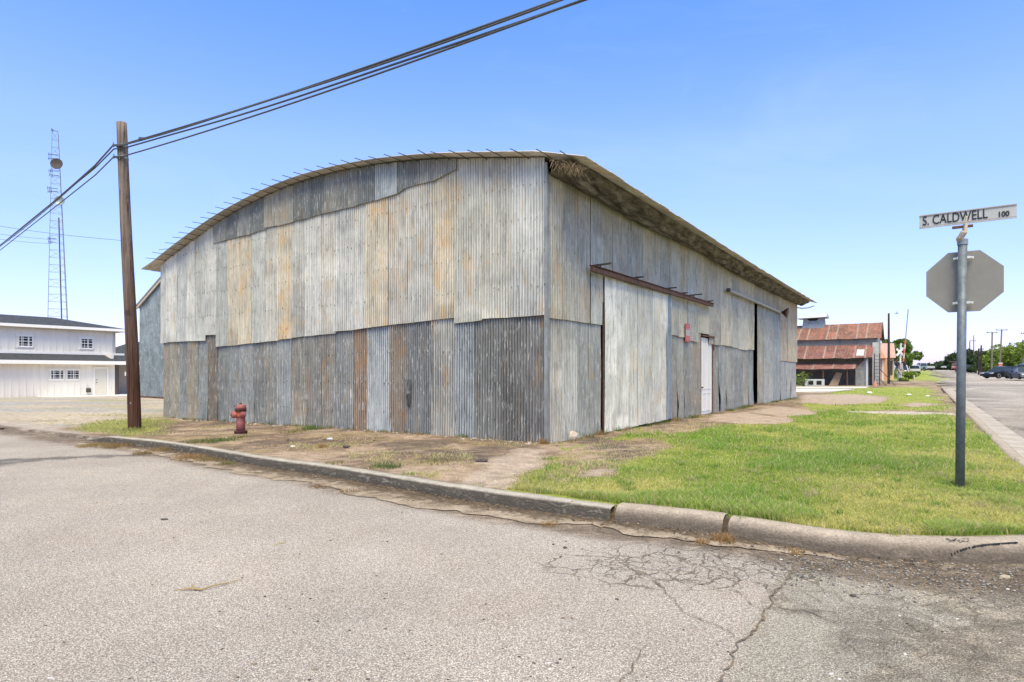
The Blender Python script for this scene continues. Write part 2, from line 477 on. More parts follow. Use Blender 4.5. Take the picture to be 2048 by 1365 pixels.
def concrete_mat(name, col, dark, scale=1.0, stain=.5, seed=0):
    m = N(name); c = m.pos()
    a = m.noise(m.map(c, loc=(seed, 0, 0)), 2.2 * scale, 7, .65)
    f = m.noise(c, 60, 3, .6); g = m.noise(c, 220, 2, .6)
    base = m.ramp(a, [(.32, tuple(x * .72 for x in col)), (.55, col), (.75, tuple(min(1, x * 1.15) for x in col))])
    s = m.ramp(m.noise(m.map(c, (1, 1, 2.5), loc=(5, seed, 0)), 3.1 * scale, 7, .7, .5), [(.47, 0), (.62, 1)])
    base = m.mix(m.math('MULTIPLY', s, stain), base, dark)
    base = m.mix(.55, base, m.mix(1, base, m.ramp(f, [(.3, .55), (.7, 1.35)]), 'MULTIPLY'))
    sp = m.ramp(g, [(.62, 0), (.7, 1)])
    base = m.mix(m.math('MULTIPLY', sp, .35), base, (.08, .07, .06))
    m.bump(m.math('ADD', f, m.math('MULTIPLY', a, .8)), .008, .9)
    return m.fin(base, .9, 0, .2)

def kerb_mat(name, top, face, stain):
    m = N(name); c = m.pos(); geo = m.t.nodes.new('ShaderNodeNewGeometry')
    f = m.noise(c, 55, 3, .6); a = m.noise(c, 3.0, 7, .7); a2 = m.noise(m.map(c, (1, 1, 3), loc=(4, 4, 0)), 5.0, 6, .7, .6)
    t = m.attr('rust', 'Fac')            # 1 on the vertical face, which takes the darker colour
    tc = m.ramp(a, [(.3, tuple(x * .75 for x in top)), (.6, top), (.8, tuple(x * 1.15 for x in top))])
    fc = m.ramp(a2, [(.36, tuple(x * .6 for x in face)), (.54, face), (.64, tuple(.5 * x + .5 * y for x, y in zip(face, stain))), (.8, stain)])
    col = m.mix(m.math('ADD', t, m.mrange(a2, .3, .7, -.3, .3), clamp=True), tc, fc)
    col = m.mix(.6, col, m.mix(1, col, m.ramp(f, [(.3, .5), (.7, 1.4)]), 'MULTIPLY'))
    m.bump(m.math('ADD', m.math('MULTIPLY', f, .4), a2), .02, .9)
    return m.fin(col, .92, 0, .2)
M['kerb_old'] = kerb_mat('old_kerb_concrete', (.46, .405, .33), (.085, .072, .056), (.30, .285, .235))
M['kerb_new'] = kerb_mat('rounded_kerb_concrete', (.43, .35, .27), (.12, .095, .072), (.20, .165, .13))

def ground_mat():
    m = N('ground_cover'); c = m.pos(); t = m.attr('tint'); g = m.attr('rust', 'Fac')
    f = m.noise(c, 30, 5, .65); ff = m.noise(c, 110, 3, .6); l = m.noise(c, 5, 5, .6)
    gr = m.mix(m.ramp(m.noise(c, 9, 6, .7), [(.35, 0), (.65, 1)]), (.21, .25, .04), (.36, .37, .09))
    soil = m.mix(.85, t, m.mix(1, t, m.ramp(l, [(.28, .62), (.72, 1.35)]), 'MULTIPLY'))
    soil = m.mix(.8, soil, m.mix(1, soil, m.ramp(f, [(.3, .6), (.7, 1.4)]), 'MULTIPLY'))
    st = m.vor(c, 38, out='Color'); sdd = m.vor(c, 38)
    hs = m.t.nodes.new('ShaderNodeSeparateColor'); m.link(st, hs.inputs[0])
    pm = m.math('MULTIPLY', m.ramp(hs.outputs[0], [(.86, 0), (.87, 1)]), m.ramp(sdd, [(.25, 1), (.35, 0)]))
    soil = m.mix(m.math('MULTIPLY', pm, .7), soil, m.mix(hs.outputs[1], (.12, .10, .08), (.55, .50, .43)))
    gm = m.ramp(m.math('ADD', g, m.mrange(f, .3, .7, -.28, .28)), [(.42, 0), (.62, 1)])
    col = m.mix(gm, soil, gr)
    m.bump(m.math('ADD', m.math('MULTIPLY', f, 1.0), m.math('MULTIPLY', ff, .5)), .03, .8)
    return m.fin(col, .95, 0, .12)
M['ground'] = ground_mat()

def road_mat():
    m = N('chip_seal_road'); c = m.pos(); t = m.attr('tint'); cr = m.attr('rust', 'Fac')
    d = m.noise(c, 14, 3, .6, out='Color')
    v1 = m.vor(c, 120, out='Color'); v1d = m.vor(c, 120)
    sep = m.t.nodes.new('ShaderNodeSeparateColor'); m.link(v1, sep.inputs[0])
    v2 = m.noise(c, 75, 4, .7)
    agg = m.ramp(sep.outputs[0], [(.0, .42), (.16, .62), (.3, .92), (.75, 1.08), (1, 1.32)])
    k = m.mix(m.ramp(v1d, [(.35, 0), (.62, 1)]), agg, (.5, .48, .46))
    col = m.mix(1, t, k, 'MULTIPLY')
    col = m.mix(.8, col, m.mix(1, col, m.ramp(v2, [(.32, .55), (.5, 1.0), (.7, 1.28)]), 'MULTIPLY'))
    big = m.noise(m.map(c, (1, 1, 1)), .55, 5, .55)
    col = m.mix(1, col, m.ramp(big, [(.3, .86), (.7, 1.12)]), 'MULTIPLY')
    warm = m.noise(m.map(c, loc=(9, 4, 0)), 1.3, 5, .6)
    col = m.mix(m.math('MULTIPLY', m.ramp(warm, [(.45, 0), (.8, 1)]), .35), col, m.mix(1, col, (1.0, .86, .74), 'MULTIPLY'))
    dark = m.ramp(m.noise(c, 21, 3, .5), [(.70, 0), (.735, 1)])
    col = m.mix(m.math('MULTIPLY', dark, .7), col, (.06, .055, .05))
    lum = m.t.nodes.new('ShaderNodeRGBToBW'); m.link(t, lum.inputs[0])
    worn = m.ramp(lum.outputs[0], [(.36, 1), (.43, 0)])
    chipn = m.noise(m.map(c, (1, 1.5, 1)), 3.4, 9, .74, .5)
    col = m.mix(worn, col, m.mix(1, col, m.ramp(chipn, [(.40, .72), (.43, .90), (.50, .95), (.535, 1.08), (.56, 1.38)]), 'MULTIPLY'))
    # crazed cracking
    n = m.t.nodes.new('ShaderNodeVectorMath'); n.operation = 'MULTIPLY_ADD'
    m.link(m.noise(c, 3.5, 4, .6, out='Color'), n.inputs[0]); n.inputs[1].default_value = (.28, .28, 0); m.link(c, n.inputs[2])
    e1 = m.vor(n.outputs[0], 3.0, 'DISTANCE_TO_EDGE'); e2 = m.vor(n.outputs[0], 7.5, 'DISTANCE_TO_EDGE')
    w = m.mrange(m.noise(c, 6, 3, .5), .35, .7, .2, 1.5)
    c1 = m.ramp(m.math('DIVIDE', e1, w), [(.013, 1), (.029, 0)]); c2 = m.ramp(m.math('DIVIDE', e2, w), [(.018, 1), (.045, 0)])
    crk = m.math('MULTIPLY', m.math('MAXIMUM', c1, m.math('MULTIPLY', c2, m.ramp(cr, [(.6, 0), (.8, 1)]))), m.ramp(cr, [(.25, 0), (.45, 1)]))
    col = m.mix(m.math('MULTIPLY', crk, .75), col, m.ramp(m.noise(c, 8, 3, .5), [(.4, (.12, .10, .075)), (.7, (.27, .20, .12))]))
    h = m.math('ADD', m.math('MULTIPLY', v1d, -.7), m.math('MULTIPLY', v2, .7))
    h = m.math('SUBTRACT', h, m.math('MULTIPLY', crk, 1.6))
    m.bump(h, .012, .9)
    return m.fin(col, .93, 0, .15)
M['road'] = road_mat()

def blade_mat():
    m = N('grass_blades'); t = m.attr('tint')
    mat = m.fin(t, .75, 0, .15)
    tr = m.t.nodes.new('ShaderNodeBsdfTranslucent'); m.link(t, tr.inputs[0])
    mx = m.t.nodes.new('ShaderNodeMixShader'); mx.inputs[0].default_value = .45
    m.link(m.b.outputs[0], mx.inputs[1]); m.link(tr.outputs[0], mx.inputs[2]); m.link(mx.outputs[0], m.out.inputs[0])
    return mat
M['blades'] = blade_mat()

# ================================================================ GROUND
def steps(segs):
    out = [segs[0][0]]
    for a, b, s in segs:
        x = a
        while x < b - 1e-6:
            x = min(b, x + s); out.append(x)
    return np.array(out)
gx = steps([(-900, -300, 60), (-300, -100, 12), (-100, -40, 3), (-40, -16, .7), (-16, -9, .18), (-9, 9.6, .075), (9.6, 20, .2), (20, 60, 1), (60, 160, 5), (160, 400, 20), (400, 1500, 100)])
gy = steps([(-40, 0, 4), (0, 3.2, .8), (3.2, 4.4, .3), (4.4, 14.6, .075), (14.6, 22, .16), (22, 40, .5), (40, 80, 1.5), (80, 200, 5), (200, 500, 20), (500, 1600, 100)])
X, Y = np.meshgrid(gx, gy)
SD = sdist(X, Y)
other = (SD < 0)
# far side of the cross street and the other side of the near street
cross_w = 15.5; near_w = 13.0
q = (X - k0[0]) * (-DL[0]) + (Y - k0[1]) * (-DL[1])      # metres to the right of the kerb line
u1 = (X - k0[0]) * D1[0] + (Y - k0[1]) * D1[1]
nr = -((X - foot[5][0]) * D1[0] + (Y - foot[5][1]) * D1[1])
inroad = ((q > -.3) & (q < cross_w) & (u1 > -14) | (nr > -.5) & (nr < near_w))
farside = other & ~inroad & (SD < -9)
def road_z(x, y): return rise(x, y)
Z = Hraw(X, Y)
bumps = (fbm(X * 1.1, Y * 1.1, 5, 4) - .5) * .05 * smooth(.25, .8, SD) * smooth(60, 25, Y)
Z = Z + bumps
Z = np.where(SD > .09, Z, np.where(farside, rise(X, Y) + .08, rise(X, Y) - .28))

# cover masks ---------------------------------------------------------------
lawn = pxpoly([(985, 975), (1060, 940), (1110, 905), (1150, 893), (1230, 880), (1330, 850), (1385, 842), (1450, 852), (1560, 850), (1600, 830),
               (1690, 821), (1912, 826), (2300, 1050), (2300, 1500), (1600, 1300), (1200, 1020)])
thin_poly = pxpoly([(985, 975), (1110, 900), (1230, 876), (1340, 846), (1420, 850), (1380, 905), (1250, 945), (1150, 990)])
lawn_far = pxpoly([(1598, 822), (1600, 800), (1660, 783), (1700, 776), (1860, 774), (1905, 822)])
pole_tuft = pxpoly([(120, 862), (160, 846), (250, 838), (335, 836), (330, 868), (250, 872), (190, 871)])
dirt_bits = [pxpoly(p) for p in (
    [(1130, 905), (1210, 885), (1300, 878), (1335, 890), (1300, 912), (1200, 925), (1140, 935)],
    [(1165, 935), (1215, 925), (1250, 945), (1210, 958), (1160, 955)],
    [(1300, 850), (1400, 838), (1440, 856), (1385, 868), (1300, 865)],
    [(1140, 950), (1245, 935), (1240, 955), (1165, 962)])]
slabs = [pxpoly(p) for p in (
    [(930, 962), (985, 920), (1035, 897), (1100, 900), (1092, 935), (1040, 950), (1000, 975), (940, 974)],
    [(1425, 830), (1490, 825), (1580, 838), (1590, 846), (1500, 850), (1420, 842)],
    [(1500, 822), (1560, 812), (1620, 822), (1640, 832), (1560, 834)],
    [(1600, 806), (1605, 790), (1700, 789), (1780, 795), (1762, 806), (1680, 811)],
    [(1790, 812), (1830, 804), (1880, 810), (1840, 815)],
    [(1590, 785), (1592, 775), (1712, 778), (1670, 784), (1640, 787)],
    [(1160, 945), (1230, 937), (1232, 950), (1165, 956)])]
walk = pxpoly([(1686, 821.5), (1908, 826), (1914, 832), (1700, 827)])
apron = pxpoly([(-60, 842), (60, 846), (130, 858), (190, 874), (165, 881), (90, 872), (-60, 856)])
def cover(x, y, sd):
    n1 = fbm(x * 1.3, y * 1.3, 3, 5); n2 = fbm(x * 4, y * 4, 9, 4); n3 = fbm(x * .5, y * .5, 21, 4)
    e = (n1 - .5) * 1.2 + (n2 - .5) * 1.0
    g = np.zeros_like(x)
    def blob(poly, w=.25, amt=1.0, jit=1.0):
        return smooth(-w, w, pdist(x, y, poly) + e * jit) * amt
    g = np.maximum(g, blob(lawn, .3))
    thin = smooth(-.5, .7, pdist(x, y, thin_poly)) * (.25 + .75 * smooth(.62, .40, n1 * .5 + n2 * .5)); g = g * (1 - .6 * thin)
    g = np.maximum(g, blob(lawn_far, .6, .85))
    g = np.maximum(g, blob(pole_tuft, .3, .62, 1.2))
    for p in dirt_bits: g = g * (1 - blob(p, .2, .85, .6))
    # sparse growth over the bare strip
    strip = smooth(.60, .74, n1 * .5 + n3 * .35 + n2 * .25) * .42
    g = np.maximum(g, strip * (g < .3))
    base = np.stack([.215 + 0 * x, .150 + 0 * x, .103 + 0 * x], -1)
    sand = np.array([.40, .29, .205]); dk = np.array([.135, .105, .082]); straw = np.array([.33, .25, .13]); conc = np.array([.43, .33, .25])
    f = smooth(.45, .62, fbm(x * .9 + 7, y * .9, 31, 5) * .7 + .3 * fbm(x * 7, y * 7, 33, 3))[..., None]; base = base * (1 - f) + sand * f
    f = (smooth(.50, .66, fbm(x * 1.1 + 3, y * 1.4, 41, 5) * .7 + .3 * n2) * .85)[..., None]; base = base * (1 - f) + dk * f
    f = (smooth(.52, .64, fbm(x * 1.6 + 13, y * 1.6, 51, 5) * .7 + .3 * fbm(x * 9, y * 9, 53, 3)) * .75)[..., None]; base = base * (1 - f) + straw * f
    # gravel yard to the left and beyond
    yard = smooth(-10.5, -12.5, x + (n1 - .5) * 2) * smooth(15.5, 17, y + (n1 - .5) * 2)
    yc = np.array([.44, .36, .27]) * (0.8 + .45 * fbm(x * .35, y * .8, 61, 4))[..., None]
    yc = np.where((fbm(x * .2, y * .9, 66, 4) > .56)[..., None], np.array([.36, .33, .30]), yc)
    base = base * (1 - yard[..., None]) + yc * yard[..., None]
    yg = smooth(.57, .68, fbm(x * .25, y * .8, 77, 5)) * .45 * yard
    g = np.maximum(g, yg)
    for p, c in [(s, conc) for s in slabs] + [(walk, np.array([.50, .43, .35])), (apron, np.array([.42, .35, .29]))]:
        w = .05 if p is walk else .12
        b = smooth(-w, w, pdist(x, y, p) + e * (.05 if p is walk else .35))
        g = g * (1 - b * .97); base = base * (1 - b[..., None]) + c * b[..., None]
    # cement slab joints weeds, dirty edge next to the kerb and the walls
    ek = smooth(.32, .12, sd + (n2 - .5) * .25)[..., None] * (y < 30)[..., None]
    base = base * (1 - ek) + dk * 1.1 * ek; g = g * (1 - ek[..., 0] * .8)
    return g, base
gm, gc = cover(X, Y, SD)
gm = np.where(farside, .75, gm)
far_y = smooth(60, 90, Y)
gm = gm * (1 - far_y) + far_y * np.where(X > 30, .8, .35)
gb = NB(); gb.grid(np.stack([X, Y, Z], -1), gc, gm)
keepg = lambda c: (c[:, 2] > -.6)
ground = gb.build('ground', M['ground'], smooth=True)
tag(ground, kind='structure')

# ================================================================ ROAD
rx = steps([(-300, -60, 12), (-60, -20, 2), (-20, -8, .3), (-8, 7, .065), (7, 14, .2), (14, 60, 1.2), (60, 300, 8)])
ry = steps([(-40, -6, 4), (-6, 2.4, .4), (2.4, 9, .065), (9, 16, .2), (16, 60, 1), (60, 300, 6), (300, 700, 40)])
RX, RY = np.meshgrid(rx, ry)
rsd = sdist(RX, RY)
dark_poly = pxpoly([(1595, 1117), (1700, 1112), (2600, 1112), (2600, 1700), (1790, 1700), (1705, 1365), (1655, 1300), (1695, 1258), (1640, 1230), (1545, 1212), (1575, 1160)], 0)
chip_poly = pxpoly([(1545, 1212), (1640, 1228), (1695, 1257), (1655, 1300), (1705, 1365), (1790, 1700), (1400, 1700), (1442, 1364), (1475, 1281)], 0)
smooth_poly = pxpoly([(1592, 1122), (1640, 1124), (1700, 1132), (1738, 1148), (1700, 1156), (1640, 1148), (1600, 1136)], 0)
tar_poly = pxpoly([(-900, 985), (-200, 940), (0, 918), (60, 917), (200, 911), (300, 908), (302, 912), (100, 920), (0, 931), (-200, 962), (-900, 1060)], 0)
crz = G(1390, 1130, 0)
def roadcol(x, y, sd):
    n = fbm(x * 1.2, y * 1.2, 101, 5); n2 = fbm(x * 5, y * 5, 111, 4); n3 = fbm(x * .4, y * .4, 121, 4)
    c = np.stack([.585 + 0 * x, .51 + 0 * x, .44 + 0 * x], -1) * (.80 + .3 * n3 + .1 * n)[..., None]
    e = (n - .5) * .5 + (n2 - .5) * .15
    def put(c, f, col): return c * (1 - f[..., None]) + np.array(col) * f[..., None]
    c = put(c, smooth(-.04, .04, pdist(x, y, chip_poly) + e * .3), (.53, .475, .39))
    f = smooth(-.04, .04, pdist(x, y, dark_poly) + e * .5)
    c = put(c, f * (.75 + .25 * smooth(.35, .5, n)), (.375, .325, .255))
    f2 = f * smooth(.52, .58, fbm(x * 2.1, y * 2.1, 131, 5)); c = put(c, f2, (.47, .42, .345))
    f3 = f * smooth(.55, .60, fbm(x * 2.6 + 5, y * 2.6, 141, 6)); c = put(c, f3 * .4, (.27, .235, .19))
    c = put(c, smooth(-.03, .03, pdist(x, y, smooth_poly) + e * .2) * .8, (.24, .225, .195))
    c = put(c, smooth(-.02, .02, pdist(x, y, tar_poly) + e * .06) * .85, (.20, .185, .17))
    # soil washed along the gutter
    gsel = (x < 6) & (y < 20)
    c = put(c, smooth(-.75, -.45, sd + e * .6) * gsel * .8, (.24, .175, .12))
    # worn wheel paths on the cross street
    cs = (x - k0[0]) * (-DL[0]) + (y - k0[1]) * (-DL[1])
    far = (y > 9) & (cs > -.2)
    c = put(c, far * smooth(.48, .66, fbm(cs * .55, (x * D1[0] + y * D1[1]) * .06, 151, 4)) * .35, (.28, .255, .23))
    c = put(c, far * smooth(2.4, .6, cs + (n - .5) * 2) * smooth(.45, .6, fbm(x * .8, y * .5, 161, 5)) * .65, (.22, .19, .16))
    dk = np.exp(-(((y - 62) / 3.5) ** 2)) * smooth(.35, .6, fbm(x * .12, y * .2, 171, 3)) * (x > 40)
    c = put(c, np.clip(dk, 0, 1) * .6, (.13, .125, .12))
    crk = np.exp(-(((x - crz[0]) / 1.15) ** 2 + ((y - crz[1]) / .52) ** 2) ** 1.6)
    crk = np.clip(crk * 1.1 + (n - .5) * .35, 0, 1) * (crk > .05)
    crk = np.maximum(crk, f * .36 * smooth(.45, .6, n))
    crk = np.maximum(crk, far * .40 * (cs < 6) * (y < 30))
    return c, crk
rcol, rcrk = roadcol(RX, RY, rsd)
rq = (RX - k0[0]) * (-DL[0]) + (RY - k0[1]) * (-DL[1]); ru = (RX - k0[0]) * D1[0] + (RY - k0[1]) * D1[1]
rnr = -((RX - foot[5][0]) * D1[0] + (RY - foot[5][1]) * D1[1])
RZ = rise(RX, RY) + (fbm(RX * .8, RY * .8, 181, 3) - .5) * .012
rb = NB(); rb.grid(np.stack([RX, RY, RZ], -1), rcol, rcrk)
def kroad(c):
    s = sdist(c[:, 0], c[:, 1])
    qq = (c[:, 0] - k0[0]) * (-DL[0]) + (c[:, 1] - k0[1]) * (-DL[1]); uu = (c[:, 0] - k0[0]) * D1[0] + (c[:, 1] - k0[1]) * D1[1]
    nn = -((c[:, 0] - foot[5][0]) * D1[0] + (c[:, 1] - foot[5][1]) * D1[1])
    return (s < .09) & (((qq > -.4) & (qq < cross_w) & (uu > -14)) | ((nn > -1.5) & (nn < near_w)))
road = rb.build('road', M['road'], smooth=True, keep=kroad)
tag(road, kind='structure')

# long cracks filled with dirt: ribbons just above the road
def ribbon(mb, pts, w, seed, z=.006):
    pts = resample(pts, .035); r = random.Random(seed)
    off = 0; vs = []; n = len(pts)
    for i, p in enumerate(pts):
        d = pts[min(i + 1, n - 1)] - pts[max(i - 1, 0)]; d = d / (np.linalg.norm(d) + 1e-9); nn = np.array([-d[1], d[0]])
        off = off * .75 + r.uniform(-.018, .018)
        ww = w * .62 * (.2 + 1.2 * r.random()) * (1 - .6 * abs(2 * i / n - 1) ** 3)
        for k in (-1, 1):
            qv = p + nn * (off + k * ww / 2)
            vs.append((qv[0], qv[1], z + .006))
    mb.add(vs, [(2 * i, 2 * i + 1, 2 * i + 3, 2 * i + 2) for i in range(n - 1)])
cm = MB()
for i, (pl, w) in enumerate([
    ([(1590, 1119), (1572, 1160), (1544, 1202), (1517, 1239), (1475, 1281), (1466, 1318), (1442, 1364), (1420, 1440)], .022),
    ([(1308, 1160), (1331, 1188), (1359, 1211), (1387, 1237), (1433, 1257), (1470, 1278)], .013),
    ([(1285, 1295), (1262, 1332), (1243, 1364), (1225, 1420)], .014),
    ([(1188, 1103), (1174, 1116), (1210, 1128), (1253, 1144), (1308, 1160), (1359, 1165), (1452, 1179), (1484, 1193), (1530, 1230)], .012),
    ([(1190, 1102), (1215, 1098), (1260, 1090), (1330, 1080), (1400, 1092), (1480, 1096), (1580, 1112)], .010),
    ([(1290, 1076), (1300, 1100), (1285, 1120), (1320, 1140)], .010),
    ([(1440, 1102), (1445, 1130), (1470, 1150), (1480, 1180)], .012),
    ([(1790, 1222), (1830, 1250), (1870, 1280)], .010), ([(1555, 1215), (1620, 1226), (1690, 1250)], .02)]):
    ribbon(cm, [G(a, b, 0) for a, b in pl], w, i)
M['crackdirt'] = simple('crack_dirt', (.17, .125, .08), .95, .5, 30)
tag(cm.build('road_cracks', M['crackdirt']), kind='structure')

# ================================================================ KERB AND GUTTER
fs = np.array(chaikin(foot, 2)); fr = resample(fs, .025)
farc = np.r_[0, np.cumsum(np.linalg.norm(np.diff(fr, axis=0), axis=1))]
tang = np.gradient(fr, axis=0); tang /= np.linalg.norm(tang, axis=1)[:, None]
nin = np.stack([-tang[:, 1], tang[:, 0]], 1)          # into the block
def near_arc(px, py):
    p = G(px, py, 0); return farc[np.argmin(np.linalg.norm(fr - p, axis=1))]
a_break = near_arc(1222, 1046); a_cr2 = near_arc(1452, 1071)
def kerb_piece(name, a0, a1, prof_fn, mat, seed, lift=0, jit=.006):
    sel = np.where((farc >= a0) & (farc <= a1))[0]
    rows = []; face = []
    for i in sel:
        pr = prof_fn(farc[i])
        row = []; fr_ = []
        for (o, z, fc) in pr:
            p = fr[i] + nin[i] * o
            row.append((p[0], p[1], z + lift + float(rise(p[0], p[1])))); fr_.append(fc)
        rows.append(row); face.append(fr_)
    pts = np.array(rows); face = np.array(face)
    a = farc[sel][:, None]; jj = np.arange(pts.shape[1])[None, :]
    near = (pts[:, :, 1] < 16)
    nz = (fbm(a * 3 + 0 * jj, jj * .7 + 0 * a, seed, 4) - .5)
    pts[..., 2] += nz * jit * 2 * near; 
    pts[..., :2] += (nin[sel][:, None, :] * ((fbm(a * 5 + 0 * jj, jj * .9 + 0 * a, seed + 3, 4) - .5) * jit * 4 * near)[..., None])
    b = NB(); b.grid(pts, (1, 1, 1), face)
    # end caps
    caps = b.build(name, mat, smooth=True)
    me = caps.data
    return tag(caps, kind='structure')
def prof_old(a):
    h = .125 * float(smooth(0.0, 1.3, a)) + .01
    j = (math.floor(a / 1.55) % 2) * .004
    crack = -.015 if (a % 1.55) < .05 else 0
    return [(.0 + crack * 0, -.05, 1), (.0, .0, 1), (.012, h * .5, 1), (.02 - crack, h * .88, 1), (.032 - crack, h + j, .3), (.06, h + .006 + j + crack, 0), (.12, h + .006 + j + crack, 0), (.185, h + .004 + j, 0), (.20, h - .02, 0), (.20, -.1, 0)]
def prof_new(a):
    h = .150
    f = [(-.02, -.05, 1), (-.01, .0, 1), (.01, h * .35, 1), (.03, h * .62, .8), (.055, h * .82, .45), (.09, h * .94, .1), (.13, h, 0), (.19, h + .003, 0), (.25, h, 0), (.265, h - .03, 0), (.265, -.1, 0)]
    return f
kerb_piece('kerb', 0, a_break - .02, prof_old, M['kerb_old'], 201)
kerb_piece('kerb', a_break + .005, a_cr2 - .008, prof_new, M['kerb_new'], 211, lift=.012)
kerb_piece('kerb', a_cr2 + .006, 200, prof_new, M['kerb_new'], 221, jit=.003)

def gutter_mat():
    m = N('gutter_concrete'); c = m.pos(); t = m.attr('rust', 'Fac')
    a = m.noise(c, 3.2, 7, .7, .4); f = m.noise(c, 60, 4, .65); d = m.noise(m.map(c, loc=(7, 2, 0)), 7, 6, .7)
    base = m.ramp(a, [(.35, (.20, .150, .105)), (.52, (.34, .265, .19)), (.68, (.45, .36, .27))])
    soil = m.ramp(d, [(.4, (.06, .045, .032)), (.6, (.15, .105, .068))])
    k = m.ramp(m.math('ADD', t, m.mrange(d, .3, .7, -.45, .45)), [(.30, 0), (.62, 1)])
    base = m.mix(m.math('MULTIPLY', k, .9), base, soil)
    base = m.mix(.7, base, m.mix(1, base, m.ramp(f, [(.3, .45), (.7, 1.45)]), 'MULTIPLY'))
    m.bump(m.math('ADD', f, d), .015, .9); return m.fin(base, .95, 0, .12)
M['gutter'] = gutter_mat()
pan_px = [(130, 889), (264, 903), (390, 930), (498, 952), (598, 968), (646, 976), (793, 1010), (939, 1033), (1098, 1048), (1176, 1056), (1293, 1074), (1439, 1096), (1598, 1116), (1690, 1124)]
pan = np.array([G(a, b, 0) for a, b in pan_px]); pan = resample(pan, .06)
rows = []
for i, p in enumerate(pan):
    k = np.argmin(np.linalg.norm(fr - p, axis=1)); qv = fr[k] + nin[k] * .02
    wob = (fbm(np.array(i * .22), np.array(0.), 233, 5) - .62) * .34
    e = p + (p - qv) / (np.linalg.norm(p - qv) + 1e-6) * wob
    rows.append([(e[0] * (1 - t) + qv[0] * t, e[1] * (1 - t) + qv[1] * t, .007 + .012 * math.sin(math.pi * t) * (1 - t)) for t in (0, .05, .3, .6, 1)])
pb = NB(); pb.grid(np.array(rows), (1, 1, 1), np.tile([0, .05, .35, .62, 1], (len(rows), 1))); tag(pb.build('gutter', M['gutter']), kind='structure')
# gutter strip of the cross street
M['strip'] = concrete_mat('pale_gutter_concrete', (.47, .40, .33), (.30, .25, .20), .7, .5, 3)
i0 = np.argmin(np.linalg.norm(fr - np.array([6.75, 6.8]), axis=1)); rows = []
for i in range(i0, len(fr), 8):
    w = .46 * min(1, (farc[i] - farc[i0]) / 1.5 + .05)
    rows.append([(fr[i][0] + nin[i][0] * o, fr[i][1] + nin[i][1] * o, .008 + float(rise(*fr[i])) + .03 * max(0, (o + .1))) for o in (-w, -w * .5, 0.02)])
pb = NB(); pb.grid(np.array(rows), (1, 1, 1)); tag(pb.build('gutter', M['strip']), kind='structure')

# ================================================================ GRASS (stuff)
def blades(name, px, py, pz, h, w, col, lean=.5, seg=2, label=None, cat=None, kind='stuff'):
    n = len(px); r = np.random.default_rng(5)
    a = r.uniform(0, 2 * np.pi, n); b = r.uniform(0, 2 * np.pi, n); le = h * lean * r.uniform(.2, 1.3, n)
    dx, dy = np.cos(a) * w / 2, np.sin(a) * w / 2
    lx, ly = np.cos(b) * le, np.sin(b) * le
    V = np.empty((n, 5, 3))
    V[:, 0] = np.c_[px - dx, py - dy, pz - .01]; V[:, 1] = np.c_[px + dx, py + dy, pz - .01]
    V[:, 2] = np.c_[px - dx * .7 + lx * .35, py - dy * .7 + ly * .35, pz + h * .6]; V[:, 3] = np.c_[px + dx * .7 + lx * .35, py + dy * .7 + ly * .35, pz + h * .6]
    V[:, 4] = np.c_[px + lx, py + ly, pz + h]
    i = np.arange(n)[:, None] * 5
    T = np.concatenate([i + [[0, 1, 3]], i + [[0, 3, 2]], i + [[2, 3, 4]]])
    C = np.repeat(col[:, None], 5, 1).reshape(-1, 3)
    o = raw_mesh(name, V.reshape(-1, 3), T, M['blades'], None, False, C)
    return tag(o, label, cat, kind=kind)
Ncand = 1050000
gy_ = 1 / rng.uniform(1 / 60., 1 / 4.6, Ncand)
gx_ = rng.uniform(-.80, 1.05, Ncand) * gy_
gs = sdist(gx_, gy_)
ok = (gs > .285 + .05 * np.sin(gx_ * 9) * np.cos(gy_ * 7)) & ~((gx_ - OC[0]) * DL[0] + (gy_ - OC[1]) * DL[1] > -.02) | ((gs > .285 + .05 * np.sin(gx_ * 9) * np.cos(gy_ * 7)) & ((gx_ - OC[0]) * D1[0] + (gy_ - OC[1]) * D1[1] < -.02))
gx_, gy_, gs = gx_[ok], gy_[ok], gs[ok]
gg, _ = cover(gx_, gy_, gs)
clump = fbm(gx_ * 2.2, gy_ * 2.2, 301, 4)
bare = smooth(.60, .70, fbm(gx_ * 1.7 + 9, gy_ * 1.7, 305, 5)) * (gy_ < 30)
keep = rng.random(len(gx_)) < np.clip(gg * 1.15 * (.15 + 1.5 * clump) * (1 - .75 * bare), 0, 1) * np.where(gy_ > 22, .5, 1.0)
gx_, gy_, gg, clump = gx_[keep], gy_[keep], gg[keep], clump[keep]
hz = Hraw(gx_, gy_) + (fbm(gx_ * 1.1, gy_ * 1.1, 5, 4) - .5) * .05 * smooth(.25, .8, sdist(gx_, gy_))
tall = smooth(.55, .66, fbm(gx_ * .8 + 4, gy_ * .8, 311, 4))
for tp_ in ([(1540, 905), (1780, 900), (1800, 935), (1590, 945)], [(1330, 858), (1420, 846), (1500, 868), (1490, 905), (1390, 900)], [(1630, 822), (1740, 826), (1720, 842), (1640, 838)]):
    tall = np.maximum(tall, smooth(-.25, .35, pdist(gx_, gy_, pxpoly(tp_)) + (clump - .5) * 1.2))
hh = (.022 + .022 * rng.random(len(gx_))) * (1 + 1.1 * tall) * (.7 + .5 * gg) 
ww = .0035 + .0011 * gy_ * .55 + .002 * rng.random(len(gx_))
green = np.array([.33, .42, .075]); yel = np.array([.60, .56, .17]); straw = np.array([.66, .54, .31]); deep = np.array([.13, .25, .035])
yv = smooth(.38, .62, fbm(gx_ * .7, gy_ * .7, 321, 4) + rng.normal(0, .09, len(gx_)))[:, None]
c = green * (1 - yv) + yel * yv
tf = (tall * .6)[:, None]; c = c * (1 - tf) + deep * 1.5 * tf
